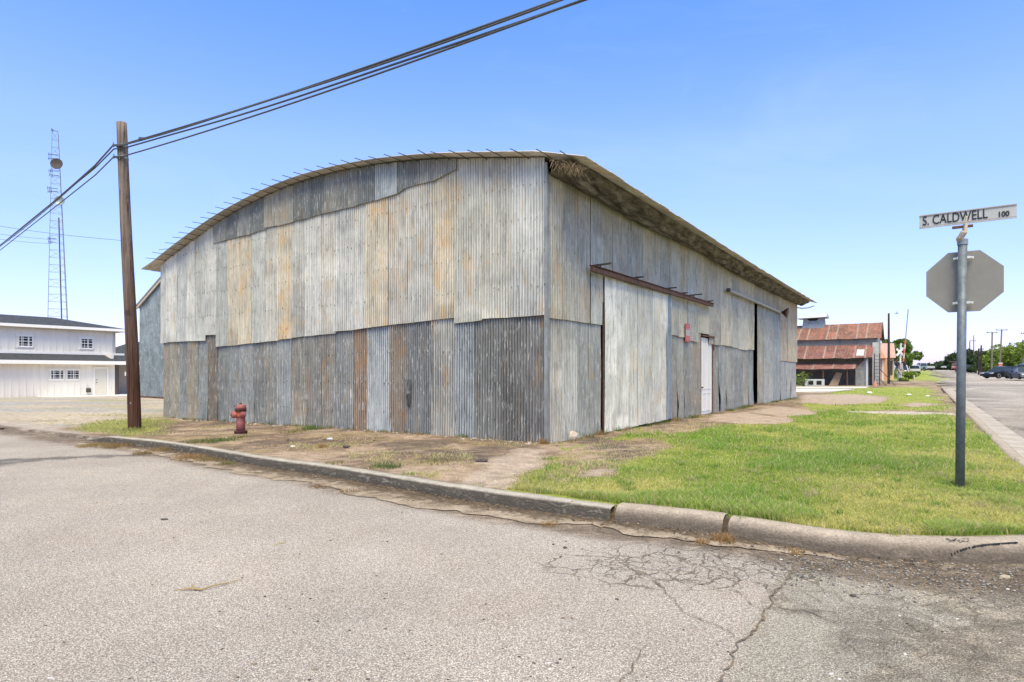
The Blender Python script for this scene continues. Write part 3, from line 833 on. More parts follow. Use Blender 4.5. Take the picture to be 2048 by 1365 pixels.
lf = (smooth(1.5, -.5, gx_) * .6)[:, None]; c = c * (1 - lf) + np.array([.46, .40, .17]) * lf
dry = (rng.random(len(gx_)) < (.16 + .45 * (gg < .5)))[:, None]; c = np.where(dry, straw, c) * rng.uniform(.75, 1.25, (len(gx_), 1))
blades('grass', gx_, gy_, hz, hh, ww, c, .9, label='mown green and yellow grass covering the corner lot', cat='grass')
print('grass blades', len(gx_))
# dry tufts in the gutter and along the foot of the walls
tx, ty, tz, th, tw, tc = [], [], [], [], [], []
def tuft(x, y, z, n, rad, h, colr, w=.006):
    for _ in range(n):
        a = random.uniform(0, 6.28); r_ = rad * random.random() ** .7
        tx.append(x + math.cos(a) * r_); ty.append(y + math.sin(a) * r_); tz.append(z); th.append(h * random.uniform(.4, 1.1)); tw.append(w)
        k = random.uniform(.7, 1.25); tc.append([q_ * k for q_ in colr])
ST = (.40, .25, .11); GR = (.11, .18, .04); OL = (.22, .21, .07)
for px, py, n, rad, h, cl in [(1448, 1085, 260, .10, .07, ST), (1405, 1088, 60, .07, .05, ST), (1700, 1100, 50, .06, .03, ST), (1212, 1040, 90, .05, .08, ST), (235, 895, 500, .3, .08, (.32, .22, .09)), (190, 893, 500, .35, .07, (.36, .25, .10)),
                              (290, 908, 250, .25, .05, (.30, .20, .09)), (330, 902, 350, .3, .08, (.36, .24, .10)), (380, 918, 400, .3, .09, ST), (420, 922, 300, .25, .07, (.30, .22, .09)), (455, 930, 140, .15, .06, OL), (700, 985, 120, .15, .03, (.30, .17, .08)),
                              (640, 975, 90, .15, .03, (.30, .17, .08)), (1100, 1050, 100, .10, .03, ST), (1590, 1108, 90, .08, .03, ST)]:
    p = G(px, py, 0); tuft(p[0], p[1], .01, n, rad, h, cl)
for k in range(70):
    s = random.uniform(0, 14); p = A_pt(s, 0, .05 + random.uniform(0, .12)); tuft(p[0], p[1], float(Hraw(p[0], p[1])), random.randint(5, 40), .12, random.uniform(.04, .12), random.choice([GR, OL, ST]), .007)
for k in range(110):
    t = random.uniform(0, 27); p = B_pt(t, 0, .05 + random.uniform(0, .2)); tuft(p[0], p[1], float(Hraw(p[0], p[1])), random.randint(8, 50), .16, random.uniform(.05, .16), random.choice([GR, GR, OL, ST]), .008)
for px, py, n, rad, h, cl in [(625, 860, 300, .35, .12, GR), (590, 866, 300, .4, .08, OL), (440, 882, 400, .45, .08, GR), (390, 886, 250, .35, .08, OL), (268, 862, 200, .25, .12, OL), (482, 876, 120, .2, .10, OL), (670, 928, 100, .2, .06, OL), (645, 895, 90, .12, .10, ST),
                              (775, 935, 200, .25, .08, GR), (880, 925, 200, .35, .07, OL), (1088, 888, 140, .1, .14, ST), (1075, 884, 90, .1, .10, OL), (1110, 880, 150, .15, .10, ST), (1510, 808, 120, .3, .3, GR), (1470, 818, 120, .4, .15, GR), (1450, 822, 100, .3, .12, GR), (1922, 972, 90, .09, .09, OL)]:
    p = G(px, py); tuft(p[0], p[1], float(Hraw(*p)), n, rad, h, cl, .007)
for k in range(520):
    Yk = 1 / random.uniform(1 / 26., 1 / 4.9); xk = random.uniform(-.3, .95) * Yk
    sd_ = float(sdist(np.array(xk), np.array(Yk)))
    if sd_ < .22: continue
    g_, _c = cover(np.array([xk]), np.array([Yk]), np.array([sd_]))
    if g_[0] < .35 or ((xk - OC[0]) * DL[0] + (Yk - OC[1]) * DL[1] > -.1 and (xk - OC[0]) * D1[0] + (Yk - OC[1]) * D1[1] > -.1): continue
    tuft(xk, Yk, float(Hraw(xk, Yk)), random.randint(25, 70), random.uniform(.05, .16), random.uniform(.05, .11), random.choice([(.16, .30, .05), (.20, .33, .06), (.50, .46, .16), (.55, .45, .26)]), .006)
for k in range(170):                     # ragged growth hanging over the back of the kerb
    i = random.randrange(len(fr))
    if fr[i][1] > 14 or fr[i][0] < -.5: continue
    p = fr[i] + nin[i] * random.uniform(.24, .34); tuft(p[0], p[1], .125, random.randint(6, 26), .05, random.uniform(.03, .075), random.choice([(.33, .40, .08), (.45, .43, .13), (.50, .38, .20), (.22, .34, .06)]), .005)
blades('weeds', np.array(tx), np.array(ty), np.array(tz), np.array(th), np.array(tw), np.array(tc), 1.1, label='dry straw tufts and weeds along the kerb and the walls', cat='weeds')
# ================================================================ WAREHOUSE
arch_px = [(325, 533), (357, 508), (376, 495.6), (430, 456), (460, 436), (491, 420), (531, 399.5), (571, 383), (610, 367), (655, 355), (704, 344.5),
           (758, 335), (812, 329), (873, 325.5), (916, 322), (1000, 321), (1087, 321.5)]
as_ = np.array([A_s(x) for x, y in arch_px]); az_ = np.array([A_z(x, y) for x, y in arch_px])
W = A_s(327); L = B_t(1591)
pf = np.polyfit(as_, az_, 4)
def archz(s):
    s = np.asarray(s, float); sc = np.clip(s, 0, W); z = np.polyval(pf, sc)
    d0 = (np.polyval(pf, .3) - np.polyval(pf, 0)) / .3; d1 = (np.polyval(pf, W) - np.polyval(pf, W - .3)) / .3
    return z + np.where(s < 0, s * max(d0, .30), 0) + np.where(s > W, (s - W) * d1 * .75, 0)
print('W,L', W, L, 'arch', archz([-1, 0, 3, 7, 10, W, W + .8]))
wh = empty('warehouse', (0.66, 11.9, .1), 'long arched roof warehouse clad in rusty corrugated iron sheets beside the kerb', 'warehouse')
PER = .0677

def sheet(B, pt, a0, a1, top, bot, off=0.0, col=(.4, .4, .37), rust=0.0, amp=.0085, jag=.012, notchL=None, notchR=None, tilt=0, flare=0, seed=0, lean=0, dirt=.55):  # dirt sets how strongly rib shading is painted into the tint
    """pt(a, z, off) -> point. top / bot: function of a."""
    w = a1 - a0; nc = max(4, int(w / PER * 6))
    aa = np.linspace(a0, a1, nc + 1)
    zt = np.array([float(top(a)) for a in aa]); zb = np.array([float(bot(a)) for a in aa])
    hmax = max(.2, float((zt - zb).max())); nr = max(3, int(hmax / .13) + 1)
    v = np.linspace(0, 1, nr + 1)[:, None]
    A = np.broadcast_to(aa[None, :], (nr + 1, nc + 1)).copy()
    zb = zb + (vn(aa * 2.3, aa * 0, seed) - .5) * jag
    Zz = zb[None, :] * (1 - v) + zt[None, :] * v
    f = (A - a0) / w
    A = A + lean * (1 - v)
    if notchL: # (z0, z1, width): the left-hand (a1) edge is torn back
        z0, z1, wd = notchL; k = np.clip(1 - np.abs((Zz - (z0 + z1) / 2) / ((z1 - z0) / 2)), 0, 1) ** .6
        A = A - k * wd * smooth(.6, 1, f)
    if notchR:
        z0, z1, wd = notchR; k = np.clip(1 - np.abs((Zz - (z0 + z1) / 2) / ((z1 - z0) / 2)), 0, 1) ** .6
        A = A + k * wd * smooth(.4, 0, f)
    O = off + amp * np.sin(2 * np.pi * A / PER) + tilt * (f - .5) + (fbm(A * 1.4, Zz * .9, seed + 40, 3) - .5) * .03
    O = O + flare * (1 - v) ** 6 + .012 * (smooth(.93, 1, f) * vn(Zz * 1.3, Zz * 0, seed + 9)) 
    p = pt(0, 0, 0); e = pt(1, 0, 0) - p; n = pt(0, 0, 1) - p
    pts = p + A[..., None] * e + O[..., None] * n; pts[..., 2] = Zz
    rib_shade = (.5 - .5 * np.sin(2 * np.pi * A / PER)) ** 1.6          # shading of the ribs painted into the tint, darkest in the valleys
    colr = np.asarray(col, float) * (1 - dirt * rib_shade * (.35 + .9 * fbm(A * 3, Zz * .7, seed + 77, 3)))[..., None]
    lap = np.floor((Zz + _h(np.array([seed]), np.array([3]), 5)[0] * 1.8) / 1.85)
    colr = colr * (.84 + .30 * _h(lap, lap * 0 + seed, 7))[..., None] * np.array([1.02, 1.0, .95])
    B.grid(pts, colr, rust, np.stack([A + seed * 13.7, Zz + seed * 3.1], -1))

def gz(pt, a):
    p = pt(a, 0, 0); return float(Hraw(p[0], p[1])) - .03
LG = (.48, .48, .445); TN = (.45, .42, .35); BG = (.36, .39, .40); YT = (.47, .43, .335)
# ---- upper tier of the front wall: (left px, right px, y at left foot, y at right foot, colour, rust)
up = [(325, 337, 687, 686, LG, .0), (337, 357, 685, 684, LG, 0), (357, 376, 684, 683, (.40, .41, .40), 0), (376, 392.5, 683, 682.5, LG, .02), (392.5, 414, 682.5, 682, (.40, .41, .38), .1),
      (414, 436, 671, 670.5, LG, .05), (436, 460, 694, 692, (.39, .405, .38), .03), (460, 482, 692.5, 690.5, YT, .32), (482, 508, 690, 686.7, YT, .62), (508, 534, 687, 684, (.41, .42, .385), .05),
      (534, 560, 684, 682, (.43, .42, .37), .22), (560, 587, 680, 677, YT, .85), (587, 615, 677, 673, (.42, .42, .38), .25), (615, 644, 673, 670, LG, .0), (644, 674, 670, 668, (.45, .435, .385), .3), (674, 709, 663, 661, (.42, .425, .40), .05),
      (709, 736, 661, 657, LG, .08), (736, 779, 657, 651.5, YT, .62), (779, 817, 651, 647, (.43, .41, .36), .55), (817, 867, 647, 641, (.43, .425, .385), .5), (867, 914, 641, 636, YT, .62),
      (914, 966, 647, 641.5, (.43, .425, .37), .25), (966, 1028, 638.5, 635, (.44, .43, .375), .35), (1028, 1090, 635, 631, (.43, .435, .405), .22)]
UB = NB()
toproof = lambda a: archz(a) + .035
for i, (x0, x1, y0, y1, c, r) in enumerate(up):
    s0, s1 = A_s(x0), A_s(x1)        # s0 > s1
    z0, z1 = A_z(x0, y0), A_z(x1, y1)
    bot = lambda a, s0=s0, s1=s1, z0=z0, z1=z1: z0 + (z1 - z0) * (a - s0) / (s1 - s0)
    k = random.uniform(.94, 1.06)
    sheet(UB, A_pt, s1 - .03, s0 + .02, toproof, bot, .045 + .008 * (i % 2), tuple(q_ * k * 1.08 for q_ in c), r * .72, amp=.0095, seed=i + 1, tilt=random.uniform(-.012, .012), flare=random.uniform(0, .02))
UB.build('upper_wall_cladding', M['sheet'], wh)
# ---- dark gable patch under the roof
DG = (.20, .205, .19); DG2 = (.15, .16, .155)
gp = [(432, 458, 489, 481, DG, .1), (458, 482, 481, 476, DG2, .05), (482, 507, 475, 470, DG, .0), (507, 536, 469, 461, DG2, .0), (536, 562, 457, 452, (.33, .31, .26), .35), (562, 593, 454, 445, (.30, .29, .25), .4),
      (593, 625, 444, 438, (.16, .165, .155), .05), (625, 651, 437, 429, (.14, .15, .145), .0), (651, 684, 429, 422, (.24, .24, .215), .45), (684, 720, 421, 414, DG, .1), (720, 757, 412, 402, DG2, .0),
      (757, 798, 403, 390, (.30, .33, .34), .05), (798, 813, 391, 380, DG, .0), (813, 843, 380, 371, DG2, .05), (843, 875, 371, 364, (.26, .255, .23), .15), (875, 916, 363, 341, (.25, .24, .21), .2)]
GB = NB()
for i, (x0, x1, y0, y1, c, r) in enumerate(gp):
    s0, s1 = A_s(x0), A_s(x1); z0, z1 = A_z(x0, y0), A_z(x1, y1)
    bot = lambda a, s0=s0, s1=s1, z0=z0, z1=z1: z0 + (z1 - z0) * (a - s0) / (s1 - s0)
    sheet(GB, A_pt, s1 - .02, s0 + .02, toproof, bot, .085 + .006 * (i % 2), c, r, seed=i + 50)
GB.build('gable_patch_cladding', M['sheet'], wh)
# ---- lower tier
DK = (.185, .198, .20); MD = (.25, .27, .275); BL = (.34, .375, .39); BR = (.225, .215, .19)
lo = [(329, 343, BR, .75), (343, 360, (.28, .265, .22), .4), (360, 377, MD, .1), (377, 395, (.28, .26, .215), .5), (395, 416, MD, .1), (416, 436, (.20, .175, .145), .55), (436, 461, (.20, .215, .21), .1), (461, 482, MD, .1), (482, 508, MD, .05),
      (508, 529, (.20, .21, .205), .1), (529, 557, (.195, .20, .19), .4), (557, 583, (.27, .29, .295), .0), (583, 611, (.25, .245, .215), .45), (611, 641, (.21, .21, .195), .4), (641, 669.5, (.22, .205, .18), .62), (669.5, 708, (.21, .22, .22), .15),
      (708, 736, (.25, .195, .15), .85), (736, 781, BL, .0), (781, 814, (.215, .185, .15), .75), (814, 864, DK, .1), (864, 909, (.33, .33, .30), .35), (909, 949, (.31, .34, .355), .12), (949, 1007, (.18, .185, .175), .15), (1007, 1052, (.165, .165, .155), .3), (1052, 1096, (.165, .165, .16), .45)]
notch = {9: (.10, .9, .05), 0: (.2, 1.0, .03), 12: (.1, .7, .07), 19: None}
LB = NB()
for i, (x0, x1, c, r) in enumerate(lo):
    s0, s1 = A_s(x0), A_s(x1)
    bot = lambda a: gz(A_pt, a)
    top = lambda a: 2.75 + 0 * a
    nl = None
    if i in (9, 13, 21): nl = (.08, [1.0, .8, .95][(9, 13, 21).index(i)], .075)
    if i == 1: nl = (.1, .9, .05)
    k = random.uniform(.92, 1.08)
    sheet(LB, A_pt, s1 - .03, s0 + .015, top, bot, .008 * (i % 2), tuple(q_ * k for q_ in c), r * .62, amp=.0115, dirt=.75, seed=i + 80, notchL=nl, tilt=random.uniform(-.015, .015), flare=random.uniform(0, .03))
LB.build('lower_wall_cladding', M['sheet'], wh)
# ---- torn flap
mb = MB()
s_ = A_s(816); zf = A_z(820, 760); s2 = A_s(829); zl = A_z(825, 815)
f0 = [A_pt(s_ + .03, zf, .06), A_pt(s_ - .15, zf + .01, .06), A_pt(s_ - .17, zf - .28, .10), A_pt(s_ - .14, zl, .06), A_pt(s_ - .11, zl + .02, .06), A_pt(s_ - .115, zf - .32, .15), A_pt(s_ + .02, zf - .10, .10)]
mb.add(f0, [(0, 1, 2, 6), (6, 2, 5), (2, 3, 4, 5)])
mb.tube([A_pt(s_ - .01, zf - .02, .06), A_pt(s_ - .07, zf - .2, .13), A_pt(s_ - .10, zf - .34, .155), A_pt(s_ - .08, zl, .04)], .012, 6)
mb.tube([A_pt(s_ - .10, zf, .06), A_pt(s_ - .13, zf - .2, .11), A_pt(s_ - .14, zf - .34, .11)], .010, 6)
tag(mb.build('torn_flap', simple('bent_iron', (.085, .09, .088), .6, .3, 14), wh), 'bent flap of torn iron sheet sticking out of the front wall')
mb = MB(); mb.add([A_pt(s_ + .03, zf - .02, .05), A_pt(s_ - .03, zf - .10, .05), A_pt(s_ - .12, zf - .25, .05), A_pt(s_ - .125, zl + .01, .05), A_pt(s_ - .03, zl + .02, .05), A_pt(s_ - .015, zf - .3, .05)], [(0, 5, 4, 3, 2, 1)])
mb.build('tear_hole_shade', M['dark'], wh)  # near-black plate in front of the sheet, painting the shade of the hole
# ---- corner flashing
mb = MB()
zc0, zc1 = .08, A_z(1090, 328)
for (o1, w_) in ((.075, .0),):
    p0 = A_pt(.02, 0, .066); p1 = B_pt(.0, 0, .06)
    pc = OC - D1 * .066 - DL * .066
    pa = OC - D1 * .066 + DL * .004; pb_ = OC - DL * .066 + D1 * .03
    mb.add([(pa[0], pa[1], zc0), (pc[0], pc[1], zc0), (pb_[0], pb_[1], zc0), (pa[0], pa[1], zc1), (pc[0], pc[1], zc1), (pb_[0], pb_[1], zc1 - .25)], [(0, 1, 4, 3), (1, 2, 5, 4)])
mb.build('corner_flashing', simple('flashing', (.25, .255, .235), .55, .3, 8, .2, stretch=(1, 1, .4)), wh)
# ---- nails of both walls
mb = MB()
for row_z in (.55, 1.25, 1.95, 2.55, 3.2, 3.9, 4.55, 5.2, 5.8, 6.3):
    for k in range(95):
        s = k * .152 + random.uniform(-.02, .02)
        if s > W or row_z > float(archz(s)) - .2 or random.random() < .35: continue
        o = .066 if row_z > 2.62 else .018
        z = row_z + random.uniform(-.03, .03); a = random.uniform(-.7, .7); l = .018
        mb.bar(A_pt(s - l * math.sin(a), z - l * math.cos(a), o + .01), A_pt(s + l * math.sin(a), z + l * math.cos(a), o + .01), .008)
tag(mb.build('nails', M['nail'], wh), kind='stuff')

# ---- side wall
def lin(pl, off=0):
    ts = [B_t(x, off) for x, y in pl]; zs = [B_z(x, y, off) for x, y in pl]
    return lambda a: np.interp(a, ts, zs)
wtop_px = [(1095, 351), (1177, 394), (1236, 429), (1286, 455), (1338, 479), (1397, 508), (1461, 546), (1529, 581), (1592, 610)]
zs_ = [B_z(x, y) for x, y in wtop_px]; print('side top z', zs_)
wtop = lambda a: lin(wtop_px)(a) + .04
gB = lambda a: gz(B_pt, a)
SG = (.36, .345, .295); ST_ = (.40, .375, .30); SB = (.345, .345, .31); SD_ = (.26, .26, .235)
SBd = NB(); bounds = [1095, 1124, 1151, 1177, 1201, 1222, 1240, 1259, 1280, 1300, 1315, 1337, 1354, 1372, 1392, 1416, 1438, 1461, 1475, 1492, 1505.5]
seamU = {  # px upper bound of the lower end of the upper tier
}
useam = [(1095, 636), (1124, 640), (1151, 643.5), (1200, 651)]
for i, (x0, x1) in enumerate(zip(bounds[:-1], bounds[1:])):
    t0, t1 = B_t(x0), B_t(x1); xm = (x0 + x1) / 2
    if x1 <= 1201: yb = float(np.interp(xm, [p[0] for p in useam], [p[1] for p in useam]))
    elif x1 < 1345: yb = 604 + (xm - 1202) * .25
    else: yb = {1354: 671, 1372: 675, 1392: 683, 1416: 668, 1438: 690, 1461: 692, 1475: 696, 1492: 700, 1505.5: 700}.get(x1, 680)
    zb = B_z(xm, yb)
    c = random.choice([SG, ST_, SB, SG]); c = [(.39, .37, .30), SG, SG, SB][i] if i < 4 else c
    kk = random.uniform(1.02, 1.24)
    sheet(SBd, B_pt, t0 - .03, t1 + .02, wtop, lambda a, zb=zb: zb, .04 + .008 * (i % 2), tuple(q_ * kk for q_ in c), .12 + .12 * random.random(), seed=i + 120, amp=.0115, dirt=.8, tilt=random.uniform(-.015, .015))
for i, (x0, x1, yb, c, r) in enumerate([(1515, 1532, 610, SG, .1), (1532, 1552, 618, (.32, .30, .25), .2), (1552, 1573, 722, (.42, .37, .29), .2), (1573, 1592, 724, (.42, .37, .28), .25), (1506, 1516, 604, SG, .1)]):
    t0, t1 = B_t(x0), B_t(x1); zb = B_z((x0 + x1) / 2, yb)
    sheet(SBd, B_pt, t0 - .05, t1 + .03, wtop, lambda a, zb=zb: zb, .04 + .008 * (i % 2), c, r, seed=i + 150)
SBd.build('side_upper_cladding', M['sheet'], wh)
SL = NB()
lowb = [(1097, 1124, (.37, .36, .32), .08), (1124, 1152, (.35, .35, .32), .05), (1152, 1177, (.30, .305, .285), .0), (1177, 1199, (.30, .305, .285), .1),
        (1343, 1354, (.30, .29, .25), .2), (1354, 1366, SD_, .1), (1366, 1384, SD_, .1), (1384, 1400, (.28, .26, .22), .35), (1424, 1437, SD_, .0), (1437, 1450, (.23, .24, .23), .05), (1450, 1466, SD_, .0), (1466, 1484, (.24, .25, .245), .1), (1484, 1496, (.30, .285, .25), .1), (1496, 1505.5, (.20, .22, .22), .05),
        (1561, 1571, (.26, .28, .285), .05), (1571, 1580, (.28, .29, .29), .1), (1580, 1591.5, (.30, .30, .29), .1)]
for i, (x0, x1, c, r) in enumerate(lowb + [None]) if False else enumerate(lowb):
    t0, t1 = B_t(x0), B_t(x1); zt = 2.9 if x0 < 1210 else (3.05 if x0 < 1500 else 2.9)
    nr_ = None
    if x0 in (1354, 1366, 1437, 1450, 1571, 1580): nr_ = (.05, random.uniform(.9, 1.5), .10 + (t1 - t0) * .1)
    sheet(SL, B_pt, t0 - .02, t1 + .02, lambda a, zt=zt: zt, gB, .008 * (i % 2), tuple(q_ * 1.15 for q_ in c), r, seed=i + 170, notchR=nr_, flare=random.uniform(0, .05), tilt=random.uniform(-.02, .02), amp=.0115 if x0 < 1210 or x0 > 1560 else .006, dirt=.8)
    if i in (3, 7, 13, 16): SL.build('side_lower_cladding', M['sheet'], wh); SL = NB()

# other two walls, closed and dark inside
OBd = NB()
sheet(OBd, lambda a, z, o: np.array([*(OC + DL * (W + o) + D1 * a), z]), 0, L, lambda a: float(archz(W)) + .02, lambda a: -.1, .0, LG, .1, seed=200)
OBd.build('rear_side_cladding', M['sheet'], wh)
OBd = NB()
sheet(OBd, lambda a, z, o: np.array([*(OC + DL * a + D1 * (L + o)), z]), 0, W, toproof, lambda a: -.1, .0, LG, .1, seed=201)
OBd.build('back_gable_cladding', M['sheet'], wh)
mb = MB()
i0_ = OC + D1 * .5 + DL * .5; c_ = [OC + D1 * a + DL * b for a, b in ((.35, .35), (L - .3, .35), (L - .3, W - .3), (.35, W - .3))]
mb.add([(p[0], p[1], z) for z in (-.1, 4.6) for p in c_], [(0, 1, 5, 4), (1, 2, 6, 5), (2, 3, 7, 6), (3, 0, 4, 7), (0, 3, 2, 1)])
mb.build('inner_dark_box', M['dark'], wh)  # near-black box added behind the walls so the gaps look unlit

# ---- sliding doors on the side wall
RAIL = .20
def door_panel(B, x0, x1, ytl, ytr, ybl, ybr, c, r, off, seed, amp=.009):
    t0, t1 = B_t(x0, off), B_t(x1, off); a = B_z(x0, ytl, off), B_z(x1, ytr, off); b = B_z(x0, ybl, off), B_z(x1, ybr, off)
    f = lambda q0, q1: (lambda s: q0 + (q1 - q0) * (s - t0) / (t1 - t0))
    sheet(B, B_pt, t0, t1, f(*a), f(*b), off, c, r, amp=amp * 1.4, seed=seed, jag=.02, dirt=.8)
db = NB()
WD = (.70, .69, .62)
door_panel(db, 1210, 1232, 551, 560, 866, 861, WD, .04, .10, 301)
door_panel(db, 1231, 1255, 560, 568, 861, 857, (.72, .71, .64), .02, .105, 302)
door_panel(db, 1254, 1277, 568, 574, 857, 852, WD, .08, .10, 303)
door_panel(db, 1276, 1305, 574, 582, 852, 846, (.68, .67, .60), .30, .115, 304, .004)
door_panel(db, 1304, 1334, 582, 590, 846, 840, (.68, .67, .60), .34, .115, 305, .005)
door_panel(db, 1333, 1343, 590, 592, 840, 838, (.30, .36, .40), .0, .12, 306, .001)
sdr = db.build('sliding_door', M['sheet'], wh); tag(sdr, 'pale white painted sliding door of ribbed iron')
db = NB()
door_panel(db, 1515, 1527, 607, 612, 812, 807, (.33, .315, .27), .2, .09, 311, .006)
door_panel(db, 1526, 1545, 612, 619, 808, 805, (.31, .32, .31), .1, .095, 312, .006)
door_panel(db, 1544, 1560, 619, 625, 805, 802, (.29, .32, .335), .05, .09, 313, .004)
tag(db.build('sliding_door', M['sheet'], wh), 'grey patched sliding door near the far end')
def BP(px, py, off): return B_pt(B_t(px, off), B_z(px, py, off), off)
mb = MB(); mb.bar(BP(1183, 538, RAIL), BP(1425, 611, RAIL), .07, .11); mb.bar(BP(1183, 531, RAIL) , BP(1425, 607.5, RAIL), .12, .015)
rl = mb.build('door_rail', M['rust_steel'], wh, bevel=.004)
for px, py, l_ in ((1199, 535, .45), (1273, 560, .35), (1337, 581, .40), (1366, 590.5, .30), (1386, 594, .45), (1418, 606, .3)):
    mb = MB(); q_ = BP(px, py, RAIL - .05); t_ = B_t(px, RAIL)
    mb.bar(B_pt(t_, q_[2] + .03, .03), B_pt(t_, q_[2] + .04, .03 + l_), .05, .035); mb.bar(B_pt(t_, q_[2] + .03, .22), B_pt(t_, q_[2] - .12, .22), .03, .03)
    mb.build('rail_bracket', M['rod'], rl)
mb = MB(); mb.bar(BP(1458, 581, RAIL), BP(1561, 625.5, RAIL), .10, .09)
rl2 = mb.build('door_rail', simple('pale_rail', (.34, .32, .27), .6, .2), wh, bevel=.01)
mb = MB(); a_ = BP(1458, 581, RAIL); mb.bar(a_, a_ + np.array([-.14 * D1[0], -.14 * D1[1], 0]), .12, .12); mb.build('rail_end_cap', M['rod'], rl2)
# posts in the gaps
mb = MB(); t_ = B_t(1208, .05); mb.bar(B_pt(t_, .05, .03), B_pt(t_, B_z(1206, 552, .05), .03), .07, .035); mb.build('gap_post', M['rust_steel'], wh)
# white door
dt0, dt1 = B_t(1401), B_t(1423.5); dz0, dz1 = .10, B_z(1401, 675)
mb = MB(); mb.prism([B_pt(dt0, dz0, .0), B_pt(dt1, dz0, .0), B_pt(dt1, dz1, .0), B_pt(dt0, dz1, .0)], (-(-DL[0]) * .05, -(-DL[1]) * .05, 0))
wd = mb.build('entry_door', M['white_paint'], wh); tag(wd, 'narrow white entry door in the grey wall')
mb = MB()
w_ = dt1 - dt0
for (za, zb) in ((.95, dz1 - .12), (dz0 + .12, .80)):
    for (ta, tb) in ((.12, .46), (.54, .88)):
        for (p_, q_) in (((ta, za), (tb, za)), ((ta, zb), (tb, zb)), ((ta, za), (ta, zb)), ((tb, za), (tb, zb))):
            mb.bar(B_pt(dt0 + w_ * p_[0], p_[1], .006), B_pt(dt0 + w_ * q_[0], q_[1], .006), .02, .02)
mb.build('door_panelling', M['white_paint'], wd)
mb = MB(); mb.ico(B_pt(dt0 + .07, 1.0, .05), .035, jit=0); mb.bar(B_pt(dt0 + .07, 1.0, 0), B_pt(dt0 + .07, 1.0, .05), .02); mb.build('door_knob', M['rust_steel'], wd)
mb = MB()
mb.bar(B_pt(dt0 - .05, dz1 + .06, .05), B_pt(dt1 + .06, dz1 + .06, .05), .09, .05); mb.bar(B_pt(dt1 + .05, dz1 - .4, .05), B_pt(dt1 + .05, dz1 + .03, .05), .04, .04); mb.build('door_header', M['rust_steel'], wh)
mb = MB(); mb.bar(B_pt(dt1 + .04, .1, .0), B_pt(dt1 + .04, dz1, .0), .06, .06); mb.bar(B_pt(dt0 - .04, .1, .0), B_pt(dt0 - .04, dz1, .0), .06, .06); mb.build('door_jamb', M['rust_steel'], wh)

# ---- roof
rs = np.linspace(-1.05, W + .78, 60)
rt = np.arange(-.36, L + .45, PER / 6)
RS, RT = np.meshgrid(rs, rt)
shi = np.floor(RT / .66)
ro = .06 + .009 * np.sin(2 * np.pi * RT / PER) + .008 * (shi % 2) + (fbm(RS * .6, RT * .6, 401, 3) - .5) * .03 * smooth(0, 1, np.minimum(RS + 1.1, W + .8 - RS) + .3)
edge = (vn(shi * 3.7, shi * 0, 402) - .5) * .05
RSe = RS + edge * smooth(.4, -1.05, RS)
rz = archz(RSe) + ro + .02
bowed = -.05 * np.sin(np.pi * np.clip(RT / L, 0, 1)) * smooth(2, -1, RS)
rp = np.stack([OC[0] + DL[0] * RSe + D1[0] * RT, OC[1] + DL[1] * RSe + D1[1] * RT, rz + bowed], -1)
tv = vn(shi * 1.3, np.floor(RS / 2.4) * 1.1, 403)[..., None]
rc = np.array([.42, .385, .345]) * (.75 + .5 * tv)
rr = .05 + .4 * vn(shi * 2.1 + 5, np.floor(RS / 2.4), 404)
RB = NB(); RB.grid(rp, rc, rr, np.stack([RT + shi * 5.3, RS], -1))
roof = RB.build('roof', M['old_sheet'], wh)
sm = roof.modifiers.new('thick', 'SOLIDIFY'); sm.thickness = .006; sm.offset = 1
# purlin rods sticking out of the gable
rods_px = [(280 + x / 4.267, 280 + y / 4.266) for x, y in [(48, 1010), (103, 960), (160, 948), (213, 880), (275, 833), (328, 790), (385, 742), (447, 702), (513, 662), (572, 622), (640, 572), (715, 533), (788, 492), (870, 452), (948, 415), (1033, 373), (1125, 338), (1215, 303), (1307, 278), (1400, 248), (1507, 227), (1610, 202), (1713, 173), (1832, 157), (1950, 145)]]
rods_px += [(740 + x / 4.267, 280 + y / 4.266) for x, y in [(118, 125), (240, 112), (405, 82), (517, 105), (670, 90), (830, 90), (990, 80), (1197, 78), (1418, 80), (1620, 90)]]
for px, py in rods_px:
    s = A_s(px, .71); zr = A_z(px, py, .71)
    zz = float(archz(s)) + .03
    mb = MB(); mb.tube([A_pt(s, zz - .02, -.1), A_pt(s, zz, .36), A_pt(s, zr * .75 + zz * .25, .71)], [.012, .010, .008], 6)
    mb.build('purlin_rod', M['rod'], wh)
# small flap of loose sheet at the right gable end, and fringe
# ---- mesh fabric under the side eave
fm = N('sagging_mesh_fabric'); c = fm.coord()
fa = fm.noise(fm.map(fm.attr('surf', 'Vector'), (1.6, 5.5, 1)), 1.0, 6, .62, .8); fb = fm.noise(c, 60, 3, .6)
fc = fm.ramp(fa, [(.34, (.05, .043, .038)), (.5, (.125, .112, .102)), (.68, (.27, .245, .225))])
fc = fm.mix(.5, fc, fm.mix(1, fc, fm.ramp(fb, [(.3, .4), (.7, 1.5)]), 'MULTIPLY')); fm.bump(fb, .01, .8)
M['fabric'] = fm.fin(fc, .95, 0, .1)
ft = np.linspace(.0, L + .3, 420); fo = np.linspace(0, 1, 22)
FO, FT = np.meshgrid(fo, ft); FT = FT - .33 * FO * smooth(1.2, 0, FT)
outw = .03 + FO * .66
zt_w = np.interp(FT, [B_t(x) for x, y in wtop_px], zs_) + .0
zo = archz(-outw) + .055
z_in = zt_w; 
zz = z_in * (1 - FO) + (archz(-np.full_like(FO, .69)) + .04) * FO
fold = fbm(FT * .9 + FO * 1.5, FO * 2.2, 411, 4)
sag = np.sin(np.pi * FO) * (.04 + .16 * fold) * smooth(-.4, .8, FT)
wr = (np.abs(np.sin(FT * 2.6 + 5 * FO + 4 * fold)) - .5) * .035 * np.sin(np.pi * FO)
